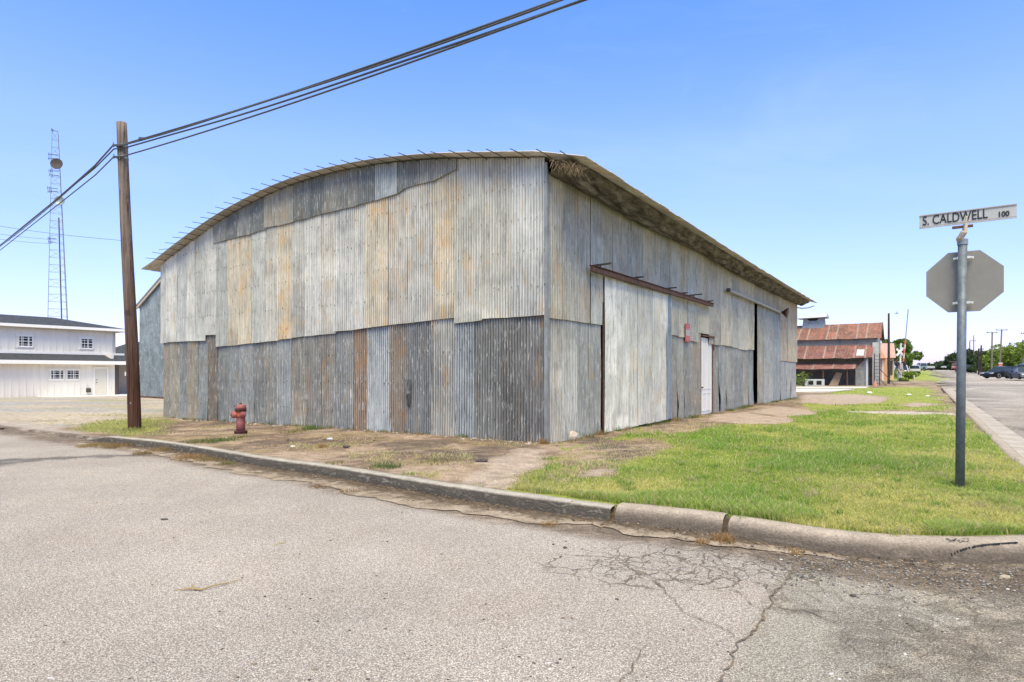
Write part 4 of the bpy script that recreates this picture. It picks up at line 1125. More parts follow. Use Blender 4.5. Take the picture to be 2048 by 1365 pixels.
zz = np.minimum(zz - sag + wr, zo)
fp = np.stack([OC[0] - DL[0] * outw + D1[0] * FT, OC[1] - DL[1] * outw + D1[1] * FT, zz], -1)
FB = NB(); FB.grid(fp, (1, 1, 1), 0.0, np.stack([FT, FO], -1)); FB.build('eave_fabric', M['fabric'], wh)
# bird nest straw hanging in the eave corner
mb = MB()
for k in range(260):
    t_ = random.uniform(-.32, .25); o_ = random.uniform(.25, .85); zb_ = float(archz(-o_)) - random.uniform(-.03, .14)
    p_ = B_pt(t_, zb_, o_); d_ = np.array([random.uniform(-.1, .1), random.uniform(-.1, .1), random.uniform(-.16, .03)])
    mb.bar(p_, p_ + d_, .004)
tag(mb.build('straw_nest', simple('straw', (.42, .31, .17), .9, .3), wh), 'straw of an old nest poking out of the eave corner')
# curved brace at the far eave and the reflector lamp
mb = MB(); te = L + .05
mb.tube([B_pt(te, 5.18, .0), B_pt(te, 5.10, .3), B_pt(te, 5.10, .65), B_pt(te, 5.2, .95)], .03, 8); mb.build('eave_brace', M['galv_light'], wh)
tl = B_t(1563, .2); zl_ = B_z(1566, 631)
mb = MB(); mb.tube([B_pt(tl, zl_, .0), B_pt(tl, zl_, .25)], .03, 8)
mb.lathe([(.05, 0), (.07, .05), (.26, .28), (.25, .29)], B_pt(tl, zl_ + .02, .2), 14, Vector((-DL[0], -DL[1], -.15)).normalized())
tag(mb.build('wall_lamp', M['rust_steel'], wh), 'dark cone shaped reflector lamp on the side wall')
# ---- red and white notice
nt0, nt1 = B_t(1370.5, .08), B_t(1380, .08); nz0, nz1 = B_z(1375, 684, .08), B_z(1375, 648, .08)
nw = nt1 - nt0
no = empty('warning_notice', tuple(B_pt(nt0, nz0, .08)), 'narrow red and white warning notice fixed to the side wall left of the white door', 'sign')
def nrect(mb, u0, u1, v0, v1, o): mb.add([B_pt(nt0 + nw * u, nz0 + (nz1 - nz0) * v, o) for u, v in ((u0, v0), (u1, v0), (u1, v1), (u0, v1))], [(0, 1, 2, 3)])
mb = MB(); mb.prism([B_pt(nt0, nz0, .075), B_pt(nt1, nz0, .075), B_pt(nt1, nz1, .075), B_pt(nt0, nz1, .075)], (-DL[0] * .01, -DL[1] * .01, 0)); mb.build('board', M['sign_red'], no)
mb = MB(); nrect(mb, .10, .90, .34, .66, .089); mb.build('white_panel', M['sign_face'], no)
def text_obj(s, size, loc, xdir, zdir, mat, parent, ext=.0015, sx=1.0, align='CENTER', name='lettering', bold=0.0):
    cu = bpy.data.curves.new('txt', 'FONT'); cu.body = s; cu.size = size; cu.extrude = ext; cu.align_x = align; cu.align_y = 'CENTER'; cu.offset = bold
    to = bpy.data.objects.new('txt', cu); COL.objects.link(to)
    dg = bpy.context.evaluated_depsgraph_get(); me = bpy.data.meshes.new_from_object(to.evaluated_get(dg))
    bpy.data.objects.remove(to)
    xd = Vector(xdir).normalized(); zd = Vector(zdir).normalized(); yd = xd.cross(zd) * -1
    Mx = Matrix((xd * sx, zd, xd.cross(zd))).transposed().to_4x4()
    base = worldloc(parent)
    me.transform(Matrix.Translation(Vector(loc) - base) @ Mx)
    o = bpy.data.objects.new(name, me); COL.objects.link(o); me.materials.clear(); me.materials.append(mat); o.parent = parent
    return o
tm = (nt0 + nt1) / 2; xd = (D1[0], D1[1], 0)
hN = nz1 - nz0
text_obj('NO', hN * .17, B_pt(tm, nz0 + hN * .87, .090), xd, (0, 0, 1), M['sign_face'], no, sx=1.4)
def nline(o_, v, u0, u1, h, mat, nm):
    mb = MB(); u = u0
    while u < u1:
        w_ = random.uniform(.05, .11); nrect(mb, u, min(u + w_, u1), v - h / 2, v + h / 2, o_); u += w_ + .035
    mb.build(nm, mat, no)
nline(.090, .74, .12, .88, .035, M['sign_face'], 'small_print'); nline(.090, .69, .16, .84, .02, M['sign_face'], 'small_print')
for v_ in (.60, .54, .47, .41): nline(.091, v_, .2, .8, .022, simple('grey_print', (.25, .22, .24), .6), 'small_print')
nline(.090, .26, .14, .86, .03, M['sign_face'], 'small_print'); nline(.090, .16, .14, .86, .035, M['sign_face'], 'small_print'); nline(.090, .09, .2, .8, .02, M['sign_face'], 'small_print')
# ================================================================ NEAR OBJECTS
# ---- utility pole
pb_ = G(270, 858); pz = float(Hraw(*pb_))
pole = empty('utility_pole', (pb_[0], pb_[1], pz), 'tall leaning brown wooden pole without crossarm beside the hydrant and the warehouse', 'utility pole')
pY = pb_[1]
ptop = P(242.5, 246, pY - .1)
p0 = Vector((pb_[0], pb_[1], pz - .3)); nseg = 26
pts = []; rads = []
for i in range(nseg + 1):
    f = i / nseg; q_ = p0.lerp(ptop, f); w_ = math.sin(f * 7) * .012
    pts.append(q_ + Vector((w_ + .02 * math.sin(f * 3.1), 0, 0))); rads.append(.155 * (1 - f) + .115 * f)
mb = MB(); mb.tube(pts, rads, 20); mb.build('pole', M['wood'], pole, smooth=False)
for p_ in COL.objects[-1:]:
    p_.data.polygons.foreach_set('use_smooth', [len(f.vertices) == 4 for f in p_.data.polygons])
def pole_at(py): 
    f = (P(0, py, pY)[2] - p0.z) / (ptop.z - p0.z); return p0.lerp(ptop, f)
zc1 = P(0, 297, pY)[2]; zc2 = P(0, 320, pY)[2]
for zc in (zc1, zc2):
    c_ = pole_at(HY - (zc - CAMZ) * F / pY)
    mb = MB(); mb.lathe([(.128, -.02), (.134, -.02), (.134, .02), (.128, .02)], c_, 18)
    mb.bar(c_ + Vector((-.16, -.13, -.01)), c_ + Vector((.16, -.15, .01)), .03, .05)
    for sx in (-.14, 0, .15): mb.bar(c_ + Vector((sx, -.13, -.05)), c_ + Vector((sx + .02, -.17, .06)), .022)
    mb.build('cable_clamp', M['galv'], pole)
# ---- cables: right span runs along the near street, left span on to the next pole
def cable(name, z0, dy, dz, rad, label, zr=0.0, zl=0.0, group='overhead cables on the near pole', wob=0.0, left=True):
    pts = []
    c_ = pole_at(HY - (z0 - CAMZ) * F / pY)
    dl = Vector((-.745, .667, 0)); dr = Vector((.828, -.5607, 0))
    if left:
        for k in range(22, 0, -1):
            s = k * 2.0
            z = -.04 * s + .00118 * s * s + zl * math.sin(min(1, s / 22) * math.pi)
            pts.append(c_ + Vector((0, dy, 0)) + dl * s + Vector((0, 0, z)))
    pts.append(c_ + Vector((-.12, dy, -.015))); pts.append(c_ + Vector((.12, dy, .0)))
    for k in range(1, 22):
        s = k * 1.0 if k < 16 else 15 + (k - 15) * 4
        z = -.0774 * s + .00203 * s * s + zr * (s / 12.5) * (1 if s < 13 else max(0, (38 - s) / 25))
        pts.append(c_ + Vector((.12, dy, 0)) + dr * s + Vector((0, 0, z + dz * math.sin(s * .8))))
    mb = MB(); mb.tube(pts, rad, 6)
    o = mb.build(name, M['cable'], smooth=True, org=c_)
    tag(o, label, 'cable', group)
cable('overhead_cable', zc1, -.17, .004, .019, 'thick black cable highest of the bundle crossing the sky', .0, 0)
cable('overhead_cable', zc1 - .03, -.19, -.012, .015, 'thin grey cable twisting along just under the top one', -.01, -.05)
cable('overhead_cable', zc1 - .09, -.15, .01, .017, 'cable leaving the pole between the top bundle and the lowest wire', -.02, .14)
cable('overhead_cable', zc2, -.17, .0, .016, 'lowest black cable clamped under the others on the brown pole', .17, .12)
for s in (1.0,):
    mb = MB()
    c_ = pole_at(HY - (zc1 - CAMZ) * F / pY) + Vector((.12, -.18, 0)) + Vector((.828, -.5607, 0)) * s + Vector((0, 0, -.0774 * s + .002 * s * s))
    mb.bar(c_ + Vector((-.06, 0, .012)), c_ + Vector((.10, -.06, -.02)), .05)
    mb.build('cable_splice', M['cable'], pole)
for (py, dx, w_, h_, mn) in ((748, -.13, .035, .10, 'galv_light'), (700, .06, .012, .02, 'galv'), (655, -.05, .012, .02, 'galv'), (806, .02, .03, .05, 'galv')):
    c_ = pole_at(py); mb = MB(); mb.box(c_ + Vector((dx, -math.sqrt(max(.0004, .142 ** 2 - dx * dx)) - .004, 0)), (w_, .01, h_)); mb.build('pole_tag' if h_ > .04 else 'nail', M[mn], pole)
mb = MB(); gw = []
for k in range(30):
    c_ = p0.lerp(ptop, .02 + .86 * k / 29); r_ = .155 * (1 - k / 29) + .115 * k / 29; gw.append(c_ + Vector((r_ * .93 + .004 * math.sin(k * 1.7), -r_ * .42, 0)))
mb.tube(gw, .006, 5); mb.build('ground_wire', M['cable'], pole)
# ---- hydrant
hp = G(481.5, 868.5); hz_ = float(Hraw(*hp)); hs = (P(0, 806, hp[1])[2] - hz_) / .80
hy = empty('fire_hydrant', (hp[0], hp[1], hz_), 'faded pink and red fire hydrant on bare dirt by the warehouse wall', 'fire hydrant')
def paint(name, a, b, c):
    m = N(name); co = m.coord(); n = m.noise(co, 9, 6, .65, .3); n2 = m.noise(m.map(co, loc=(3, 1, 2)), 22, 5, .7)
    col = m.mix(m.ramp(n, [(.42, 0), (.6, 1)]), a, b); col = m.mix(m.ramp(n2, [(.58, 0), (.66, 1)]), col, c)
    m.bump(n2, .006, .7); return m.fin(col, .7, 0, .3)
HP = paint('faded_hydrant_paint', (.33, .115, .11), (.24, .08, .07), (.09, .04, .03))
HO = paint('orange_hydrant_paint', (.42, .13, .055), (.30, .075, .045), (.12, .04, .03))
HD = paint('hydrant_flange_paint', (.10, .03, .025), (.06, .02, .02), (.03, .015, .015))
def Hp(x, y, z): return Vector((hp[0] + x * hs, hp[1] + y * hs, hz_ + z * hs))
def hl(prof, c=(0, 0, 0), ax=(0, 0, 1), n=24): 
    m_ = MB(); m_.lathe([(r * hs, z * hs) for r, z in prof], Hp(*c), n, ax); return m_
hl([(.110, .075), (.108, .30), (.105, .46), (.118, .48)]).build('barrel', HP, hy, smooth=True)
m_ = hl([(.118, .44), (.122, .46), (.122, .575), (.125, .59)]); up_ = m_.build('upper_barrel', HO, hy, smooth=True)
m_ = hl([(.16, .0), (.16, .025), (.13, .03), (.13, .05), (.16, .055), (.16, .085), (.115, .09)])
for k in range(8):
    a = k * math.pi / 4 + .2; m_.lathe([(.014 * hs, -.06 * hs), (.014 * hs, .02 * hs)], Hp(.145 * math.cos(a), .145 * math.sin(a), .06), 6)
m_.build('base_flange', HD, hy)
hl([(.125, .575), (.15, .585), (.15, .60), (.128, .605), (.128, .62), (.145, .625), (.145, .64), (.12, .65)]).build('bonnet_flange', HD, hy)
hl([(.132, .645), (.128, .69), (.112, .735), (.08, .755), (.03, .76)]).build('bonnet', HP, hy, smooth=True)
hl([(.032, .755), (.028, .80), (.0, .80)], n=5).build('operating_nut', M['rust_steel'], hy)
dA = Vector((-.80, -.60, 0)); dB = Vector((.72, -.69, 0))
m_ = hl([(.075, .05), (.075, .13), (.092, .135), (.092, .16)], (0, 0, .50), dA); oa = m_.build('pumper_outlet', HO, hy, smooth=False)
m_ = hl([(.088, .16), (.088, .20), (.07, .215), (.024, .22), (.024, .25), (0, .25)], (0, 0, .50), dA, 12); m_.build('cap', HP, oa)
m_ = hl([(.055, .05), (.055, .12), (.07, .125), (.07, .14)], (0, 0, .51), dB); ob = m_.build('hose_outlet', HO, hy)
m_ = hl([(.066, .14), (.066, .17), (.05, .18), (.02, .185), (.02, .21), (0, .21)], (0, 0, .51), dB, 12); m_.build('cap', HP, ob)

# ---- stop sign and street name blade
sp = np.array([5.33, 7.28]); sz = float(Hraw(*sp))
ss = empty('stop_sign', (sp[0], sp[1], sz), 'back of an octagonal sign on a galvanised post carrying the street name blade', 'street sign')
ztop = P(0, 487, 7.28)[2]
mb = MB(); mb.tube([Vector((sp[0] - .004, sp[1], sz - .2)), Vector((sp[0] + .030, sp[1], ztop))], .047, 20); po = mb.build('post', simple('post_steel', (.135, .155, .165), .55, .25, 14, .25, bump=.001), ss)
po.data.polygons.foreach_set('use_smooth', [len(f.vertices) == 4 for f in po.data.polygons])
mb = MB(); mb.tube([Vector((sp[0] + .03, sp[1], ztop - .02)), Vector((sp[0] + .03, sp[1], ztop + .045))], .054, 20); mb.build('post_cap', M['galv'], ss)
ex = Vector((.812, -.583, 0)).normalized(); en = Vector((ex.y, -ex.x, 0)); # en points towards the camera side
en = -Vector((.583, .812, 0)); ez = Vector((0, 0, 1))
oc = P(1928, 562.5, 7.28) + Vector((0, 0, 0)) - en * .062
Rr = .405
mb = MB(); mb.prism([oc + ex * (Rr * math.cos(R(22.5 + 45 * k))) + ez * (Rr * .965 * math.sin(R(22.5 + 45 * k))) for k in range(8)], tuple(-en * .004)); pl_ = mb.build('sign_plate', M['alu_back'], ss)
mb = MB(); mb.prism([oc - en * .0055 + ex * (Rr * .985 * math.cos(R(22.5 + 45 * k))) + ez * (Rr * .95 * math.sin(R(22.5 + 45 * k))) for k in range(8)], tuple(-en * .001)); mb.build('red_face', M['sign_red'], pl_)
for py in (516, 606):
    c_ = P(1926 if py > 550 else 1927, py, 7.28) - en * .03
    mb = MB(); mb.bar(c_ - ex * .10, c_ - ex * .035, .008, .028); mb.bar(c_ + ex * .035, c_ + ex * .10, .008, .028)
    mb.bar(c_ - ex * .05 + en * .0, c_ - ex * .05 + en * .05, .03, .028); mb.bar(c_ + ex * .05, c_ + ex * .05 + en * .05, .03, .028)
    mb.bar(c_ - ex * .062 + en * .03, c_ + ex * .062 + en * .03, .02, .012)
    mb.lathe([(.010, 0), (.010, .02)], c_ - ex * .08 + en * .004, 6, en); mb.lathe([(.010, 0), (.010, .02)], c_ + ex * .08 + en * .004, 6, en)
    mb.build('mounting_bracket', M['galv_light'], ss)
# bent bracket
mb = MB(); bt = Vector((sp[0] + .03, sp[1], ztop + .04))
A1 = P(1921, 480, 7.25); A2 = P(1929, 463, 7.2); A3 = P(1931, 448, 7.2)
mb.bar(bt + Vector((-.02, 0, -.02)), A1 + Vector((-.01, 0, .03)), .075, .05); mb.bar(A1 + Vector((-.01, 0, .01)), A2, .062, .05); mb.bar(A2 - Vector((0, 0, .03)), A3, .05, .04)
mb.bar(A3, P(1934, 432, 7.2), .022, .02)
mb.build('bent_bracket', simple('cast_bracket', (.45, .38, .28), .6, .4, 20, bump=.01), ss, bevel=.01)
nc = P(1932.5, 434, 7.27); bw, bh = .93, .165
mb = MB(); mb.prism([nc - ex * bw / 2 - ez * bh / 2, nc + ex * bw / 2 - ez * bh / 2, nc + ex * bw / 2 + ez * bh / 2, nc - ex * bw / 2 + ez * bh / 2], tuple(-en * .004)); bl_ = mb.build('name_blade', M['sign_face'], ss)
mb = MB()
for s_v in (-1, 1):
    mb.bar(nc - ex * bw / 2 + ez * s_v * (bh / 2 - .006) + en * .003, nc + ex * bw / 2 + ez * s_v * (bh / 2 - .006) + en * .003, .014, .012)
    mb.bar(nc - ex * bw / 2 + ez * s_v * (bh / 2 - .024) + en * .001, nc + ex * bw / 2 + ez * s_v * (bh / 2 - .024) + en * .001, .003, .003)
mb.build('blade_rim', simple('blade_rim', (.40, .37, .31), .5, .15), bl_)
c_ = P(1925, 452, 7.22); mb = MB(); mb.bar(c_ - ex * .10 - ez * .012, c_ + ex * .10 - ez * .012, .035, .028); mb.build('blade_clamp', M['rust_steel'], bl_)
text_obj('S. CALDWELL', .158, nc - ex * .115 + en * .006 + ez * .004, ex, ez, M['ink'], bl_, sx=.66, bold=.001)
text_obj('100', .085, nc + ex * .345 + en * .006 - ez * .022, ex, ez, M['ink'], bl_, sx=.85, bold=.002)

# ---- debris
def stuffobj(name, mb, mat, label): return tag(mb.build(name, mat), label, name.replace('_', ' '), kind='stuff')
mb = MB(); rg = random.Random(3)
gpoly = pxpoly([(1595, 1118), (1700, 1126), (1860, 1137), (2060, 1140), (2060, 1180), (1900, 1178), (1700, 1160), (1600, 1150)], 0)
gxs = [p[0] for p in gpoly]; gys = [p[1] for p in gpoly]; n = 0
while n < 1500:
    x = rg.uniform(min(gxs) - .2, max(gxs) + .4); y = rg.uniform(min(gys) - .3, max(gys) + .1)
    if sdist(np.array(x), np.array(y)) > -.02: continue
    d_ = float(pdist(np.array(x), np.array(y), gpoly))
    if rg.random() > math.exp(min(0, d_ * 6)) : continue
    r_ = .003 + .008 * rg.random() ** 3; mb.cm = rg.choice([0, 0, 1, 1, 2]); mb.ico((x, y, r_ * .4 + .004), r_, (1, 1, .6), .3, rnd=rg); n += 1
stuffobj('gravel', mb, [simple('stone_dark', (.11, .10, .09)), simple('stone_grey', (.27, .25, .22)), simple('stone_pale', (.36, .32, .26))], 'loose grey gravel washed up where the road meets the rounded kerb')
mb = MB()
for k in range(900):                     # small chips over road and dirt strip
    Yk = 1 / rg.uniform(1 / 16, 1 / 2.7); xk = rg.uniform(-.85, .85) * Yk
    s_d = float(sdist(np.array(xk), np.array(Yk)))
    if s_d > -.05: 
        if xk > .9 or s_d < .25: continue
        z_ = float(Hraw(xk, Yk))
        if (xk - OC[0]) * D1[0] + (Yk - OC[1]) * D1[1] > -.06: continue
        r_ = .006 + .02 * rg.random() ** 3
    else: z_ = 0; r_ = .0035 + .007 * rg.random() ** 4
    mb.cm = rg.choice([0, 0, 1, 2]); mb.ico((xk, Yk, z_ + r_ * .3), r_, (1.3, 1, .5), .35, rnd=rg)
for k in range(320):
    s = rg.uniform(0, 14); o_ = .06 + .35 * rg.random() ** 2; p_ = A_pt(s, 0, o_); r_ = .008 + .022 * rg.random() ** 2
    mb.cm = rg.choice([0, 1, 2, 2]); mb.ico((p_[0], p_[1], float(Hraw(p_[0], p_[1])) + .004), r_, (1.3, 1, .5), .35, rnd=rg)
stuffobj('small_debris', mb, [simple('chip_dark', (.06, .05, .045)), simple('chip_brown', (.20, .15, .10)), simple('chip_white', (.58, .55, .50))], 'small stones and chips lying over the road and bare dirt')
mb = MB()                                # leaf litter along the gutter
for k in range(6500):
    i = rg.randrange(0, len(fr)); 
    if fr[i][1] > 13.5 or fr[i][0] > 3.4: continue
    o_ = -abs(rg.gauss(0, .17)) - .01
    if fbm(np.array(farc[i] * .9), np.array(1.), 511, 4) < .42 and rg.random() < .8: continue
    x, y = fr[i] + nin[i] * o_; a = rg.uniform(0, 6.28); l = rg.uniform(.01, .035); w_ = rg.uniform(.002, .009); z_ = .012 + .012 * rg.random()
    dx, dy = math.cos(a) * l, math.sin(a) * l; mb.cm = rg.randrange(3)
    mb.add([(x - dx, y - dy, z_), (x + dy * w_ / l, y - dx * w_ / l, z_ + .006), (x + dx, y + dy, z_ + rg.uniform(-.004, .012)), (x - dy * w_ / l, y + dx * w_ / l, z_ + .004)], [(0, 1, 2, 3)])
S7 = rng.uniform(-.5, 14.5, 7000); O7 = rng.uniform(.05, 3.4, 7000)   # straw and twigs over the bare strip
X7 = OC[0] + DL[0] * S7 - D1[0] * O7; Y7 = OC[1] + DL[1] * S7 - D1[1] * O7
K7 = (sdist(X7, Y7) > .2) & (fbm(X7 * 1.3, Y7 * 1.3, 521, 3) > .34 + .2 * rng.random(7000)); Z7 = Hraw(X7, Y7) + .012
for x, y, z7 in zip(X7[K7], Y7[K7], Z7[K7]):
    z_ = z7 + .02 * rg.random(); a = rg.uniform(0, 6.28); l = rg.uniform(.012, .05); w_ = rg.uniform(.002, .006); dx, dy = math.cos(a) * l, math.sin(a) * l; mb.cm = rg.choice([0, 1, 1, 1, 2])
    mb.add([(x - dx, y - dy, z_), (x + dy * w_ / l, y - dx * w_ / l, z_ + .004), (x + dx, y + dy, z_ + rg.uniform(-.004, .012)), (x - dy * w_ / l, y + dx * w_ / l, z_ + .002)], [(0, 1, 2, 3)])
stuffobj('leaf_litter', mb, [simple('litter_brown', (.12, .07, .04)), simple('litter_tan', (.30, .20, .11)), simple('litter_dark', (.05, .04, .03))], 'brown dead leaves and straw strewn along the gutter and over the bare dirt')
def rock(px, py, r_, mat, name, label, cat, sq=(1, 1, .6), z0=None):
    p = G(px, py, z0); z_ = float(Hraw(*p)) if z0 is None else z0
    mb = MB(); mb.ico((p[0], p[1], z_ + r_ * sq[2] * .5), r_, sq, .25)
    o = mb.build(name, mat, org=(p[0], p[1], z_)); s_ = o.modifiers.new('s', 'SUBSURF'); s_.levels = 1; s_.render_levels = 1; s_.subdivision_type = 'SIMPLE'
    return tag(o, label, cat)
RD = simple('asphalt_lump', (.07, .062, .055), .9, .4, 30, bump=.02); RP = simple('pale_stone', (.52, .44, .34), .9, .2, 14, bump=.01); RW = simple('white_litter', (.72, .71, .68), .7, .1)
rock(1706, 1194, .022, RD, 'stone', 'black asphalt lump lying on the worn dark patch of road', 'stone', z0=0)
rock(1130, 1097, .018, RD, 'stone', 'small dark stone on the pale road left of the crazed patch', 'stone', z0=0)
rock(1107, 1090, .014, RD, 'stone', 'smaller dark stone just left of its twin on the pale road', 'stone', z0=0)
rock(329, 1040, .026, RD, 'stone', 'flat dark lump on the road below the hydrant', 'stone', (1.7, .8, .4), z0=0)
rock(1146, 878, .13, RP, 'stone', 'large pale stone leaning on the side wall near the corner', 'stone', (1.1, .7, .9))
rock(2010, 1157, .035, simple('tan_stone', (.40, .33, .22)), 'stone', 'tan stone in the gravel at the right end of the kerb', 'stone', (1.3, .8, .6), z0=0)
rock(660, 880, .06, RW, 'litter', 'crumpled white scrap on the dirt left of the bent flap', 'litter', (1.2, .8, .5))
rock(585, 894, .04, RW, 'litter', 'small white scrap on the dirt right of the hydrant', 'litter', (1.4, .8, .4))
rock(694, 895, .055, RD, 'litter', 'black scrap lying on the dirt right of the white scrap', 'litter', (1.4, .8, .5))
rock(962, 924, .06, RD, 'litter', 'black rubber strip at the edge of the sandy slab', 'litter', (1.9, .5, .5))
rock(1738, 788, .14, RW, 'litter', 'white lump on the far grass in front of the rusty barn', 'litter', (1.4, 1, .7))
rock(1818, 791, .12, RW, 'litter', 'white scrap on the far grass near the cross street kerb', 'litter', (1.4, 1, .5))
rock(1855, 793, .09, RW, 'litter', 'smallest white scrap on the far grass closest to the kerb', 'litter', (1.6, 1, .4))
rock(1232, 988, .035, simple('dull_litter', (.40, .44, .34)), 'litter', 'pale green wrapper in the grass behind the old kerb', 'litter', (1.8, .8, .5))
q0 = [G(x, y, 0) for x, y in [(350, 1184), (378, 1182), (402, 1183), (430, 1176), (460, 1168), (482, 1164)]]
mb = MB(); mb.tube([(p[0], p[1], .012 + .006 * (i % 2)) for i, p in enumerate(q0)], [.003, .006, .006, .005, .004, .002], 6)
mb.tube([(q0[1][0], q0[1][1], .012), (q0[1][0] + .02, q0[1][1] + .05, .03)], .003, 5); mb.tube([(q0[2][0], q0[2][1], .012), (q0[2][0] - .07, q0[2][1] + .03, .02)], .003, 5)
tag(mb.build('twig', simple('twig_straw', (.33, .24, .10)), org=(q0[2][0], q0[2][1], 0)), 'long straw coloured twig lying on the road at lower left', 'twig')
q0 = [G(x, y, 0) for x, y in [(549, 1093), (560, 1089), (572, 1086)]]
mb = MB(); mb.tube([(p[0], p[1], .01) for p in q0], .004, 5); tag(mb.build('twig', simple('yellow_stalk', (.42, .35, .10)), org=(q0[1][0], q0[1][1], 0)), 'short yellow grass stalk lying on the road above the long twig', 'twig')
# tyre scuffs on the rounded kerb
mb = MB()
def kerbpt(px, t):                       # a point on the kerb face under a pixel column, t 0 foot .. 1 top
    g_ = G(px, 1128, 0); k = np.argmin(np.linalg.norm(fr - g_, axis=1)); pr = prof_new(0); o_, z_, _ = pr[1 + int(t * 6)]
    o2, z2, _ = pr[min(10, 2 + int(t * 6))]; f = t * 6 - int(t * 6)
    o_, z_ = o_ + (o2 - o_) * f, z_ + (z2 - z_) * f
    return Vector((fr[k][0] + nin[k][0] * (o_ - .006), fr[k][1] + nin[k][1] * (o_ - .006), z_ + .006))
for k in range(46):
    x = 1905 + k * 3.3; t = .15 + .45 * (1 - math.exp(-k / 16)); 
    if rg.random() < .2: continue
    a_, b_ = kerbpt(x, t), kerbpt(x + 2.6, t + .05); mb.bar(a_, b_ + (b_ - a_) * .2, .006 + .012 * min(1, k / 20), .004)
for k in range(26):
    x = 1912 + rg.random() * 48; t = .62 + rg.random() * .26; a_ = kerbpt(x, t); mb.bar(a_, kerbpt(x + rg.uniform(2, 7), t + rg.uniform(-.02, .08)), .004, .002)
tag(mb.build('tyre_marks', M['rubber']), kind='structure')

# ================================================================ LEFT BACKGROUND
# ---- pale blue gabled shed behind the warehouse
shed_m = sheet_mat('blue_grey_sheet', .5, .7, dents=.004)
sc_ = np.array([-21.9, 36.0]); sw = 11.5; sh0 = 5.32; slope = .50
shp = lambda a, z, o: np.array([*(sc_ - DL * a - D1 * o), z])
shed = empty('metal_shed', (sc_[0], sc_[1], 0), 'blue grey gabled metal shed half hidden behind the left end of the warehouse', 'shed')
b_ = NB(); sheet(b_, shp, 0, sw, lambda a: sh0 + slope * min(a, sw - a), lambda a: .06, 0, (.27, .33, .365), -.6, seed=600, amp=.014, jag=0); b_.build('gable_wall', shed_m, shed)
b_ = NB(); sheet(b_, lambda a, z, o: np.array([*(sc_ + D1 * a + DL * o), z]), 0, 12, lambda a: sh0, lambda a: .06, 0, (.27, .33, .365), -.6, seed=601, amp=.014, jag=0); b_.build('side_wall', shed_m, shed)
mb = MB(); mb.bar(shp(-.15, sh0 - .02, .12), shp(sw / 2, sh0 + slope * sw / 2 + .06, .12), .06, .22); mb.bar(shp(sw + .15, sh0 - .02, .12), shp(sw / 2, sh0 + slope * sw / 2 + .06, .12), .06, .22)
mb.build('rake_trim', simple('beige_trim', (.50, .43, .33), .6, .1), shed)
mb = MB()
for s_v in (0, 1):
    a0, a1 = (-.3, sw / 2) if s_v == 0 else (sw + .3, sw / 2)
    h0, h1 = sh0 - .10, sh0 + slope * sw / 2 + .06
    q_ = [shp(a0, h0 + .06, .2), shp(a1, h1 + .06, .2), shp(a1, h1 + .06, -12), shp(a0, h0 + .06, -12)]
    mb.prism(q_, (0, 0, .05))
mb.build('roof', simple('shed_roof', (.35, .36, .35), .6, .1), shed)
mb = MB(); mb.bar(shp(-.05, .05, .02), shp(sw, .05, .02), .05, .12); mb.build('base_trim', M['rust_steel'], shed)
# ---- white house
HX, HYy = -30.5, 47.0
hdir = Vector((D1[0], D1[1], 0)); hout = Vector((-DL[0], -DL[1], 0))     # face runs along D1, looks towards the street
hb = -.26
house = empty('white_house', (HX, HYy, hb), 'white two storey building with dark shingle roofs at the far left', 'building')
def HPt(u, z, o=0.0): return Vector((HX, HYy, 0)) - hdir * u + hout * o + Vector((0, 0, z))
def hpx(px, py, o=0.0):
    r = (px - CX) / F; ox, oy = HX + hout.x * o, HYy + hout.y * o
    u = (ox - r * oy) / (hdir.x - r * hdir.y); Yq = oy - hdir.y * u
    return u, CAMZ - (py - HY) / F * Yq
SID = N('white_siding'); c = SID.coord(); n_ = SID.noise(SID.map(c, (1, 1, .4)), 1.2, 5, .6)
M['siding'] = SID.fin(SID.ramp(n_, [(.3, (.76, .70, .60)), (.7, (.84, .78, .68))]), .7, 0, .25)
M['trim'] = simple('white_trim', (.86, .82, .74), .6, .04)
shg = N('dark_shingles'); c = shg.pos(); br = shg.noise(shg.map(c, (3, 3, 14)), 1.6, 4, .7); M['shingle'] = shg.fin(shg.ramp(br, [(.3, (.028, .030, .034)), (.7, (.085, .088, .095))]), .9, 0, .2)
zU = hpx(231, 662)[1]; zM = hpx(229, 708)[1]; Lh = 22.0
def hwall(name, u0, u1, z0, z1, o):
    mb = MB(); mb.prism([HPt(u0, z0, o), HPt(u1, z0, o), HPt(u1, z1, o), HPt(u0, z1, o)], tuple(-hout * .2))
    u = u0 + .3
    while u < u1:
        mb.bar(HPt(u, z0, o + .012), HPt(u, z1, o + .012), .05, .06, up=tuple(hout)); u += .41
    return mb.build(name, M['siding'], house)
UO = -1.3
uE, _ = hpx(231, 660, UO)
hwall('lower_wall', 0, Lh, hb, hpx(229, 727)[1] + .1, 0); hwall('upper_wall', uE, Lh, hpx(229, 712)[1], hpx(231, 659, UO)[1], UO)
zE = hpx(231, 659, UO)[1]
mb = MB(); mb.prism([HPt(uE, hb, UO), HPt(uE, hb, UO - 7), HPt(uE, zE, UO - 7), HPt(uE, zE, UO)], tuple(-hdir * .2)); mb.prism([HPt(.0, hb, -.2), HPt(0, hb, -2.2), HPt(0, zM, -2.2), HPt(0, zM, -.2)], tuple(-hdir * .2)); mb.build('end_wall', M['siding'], house)
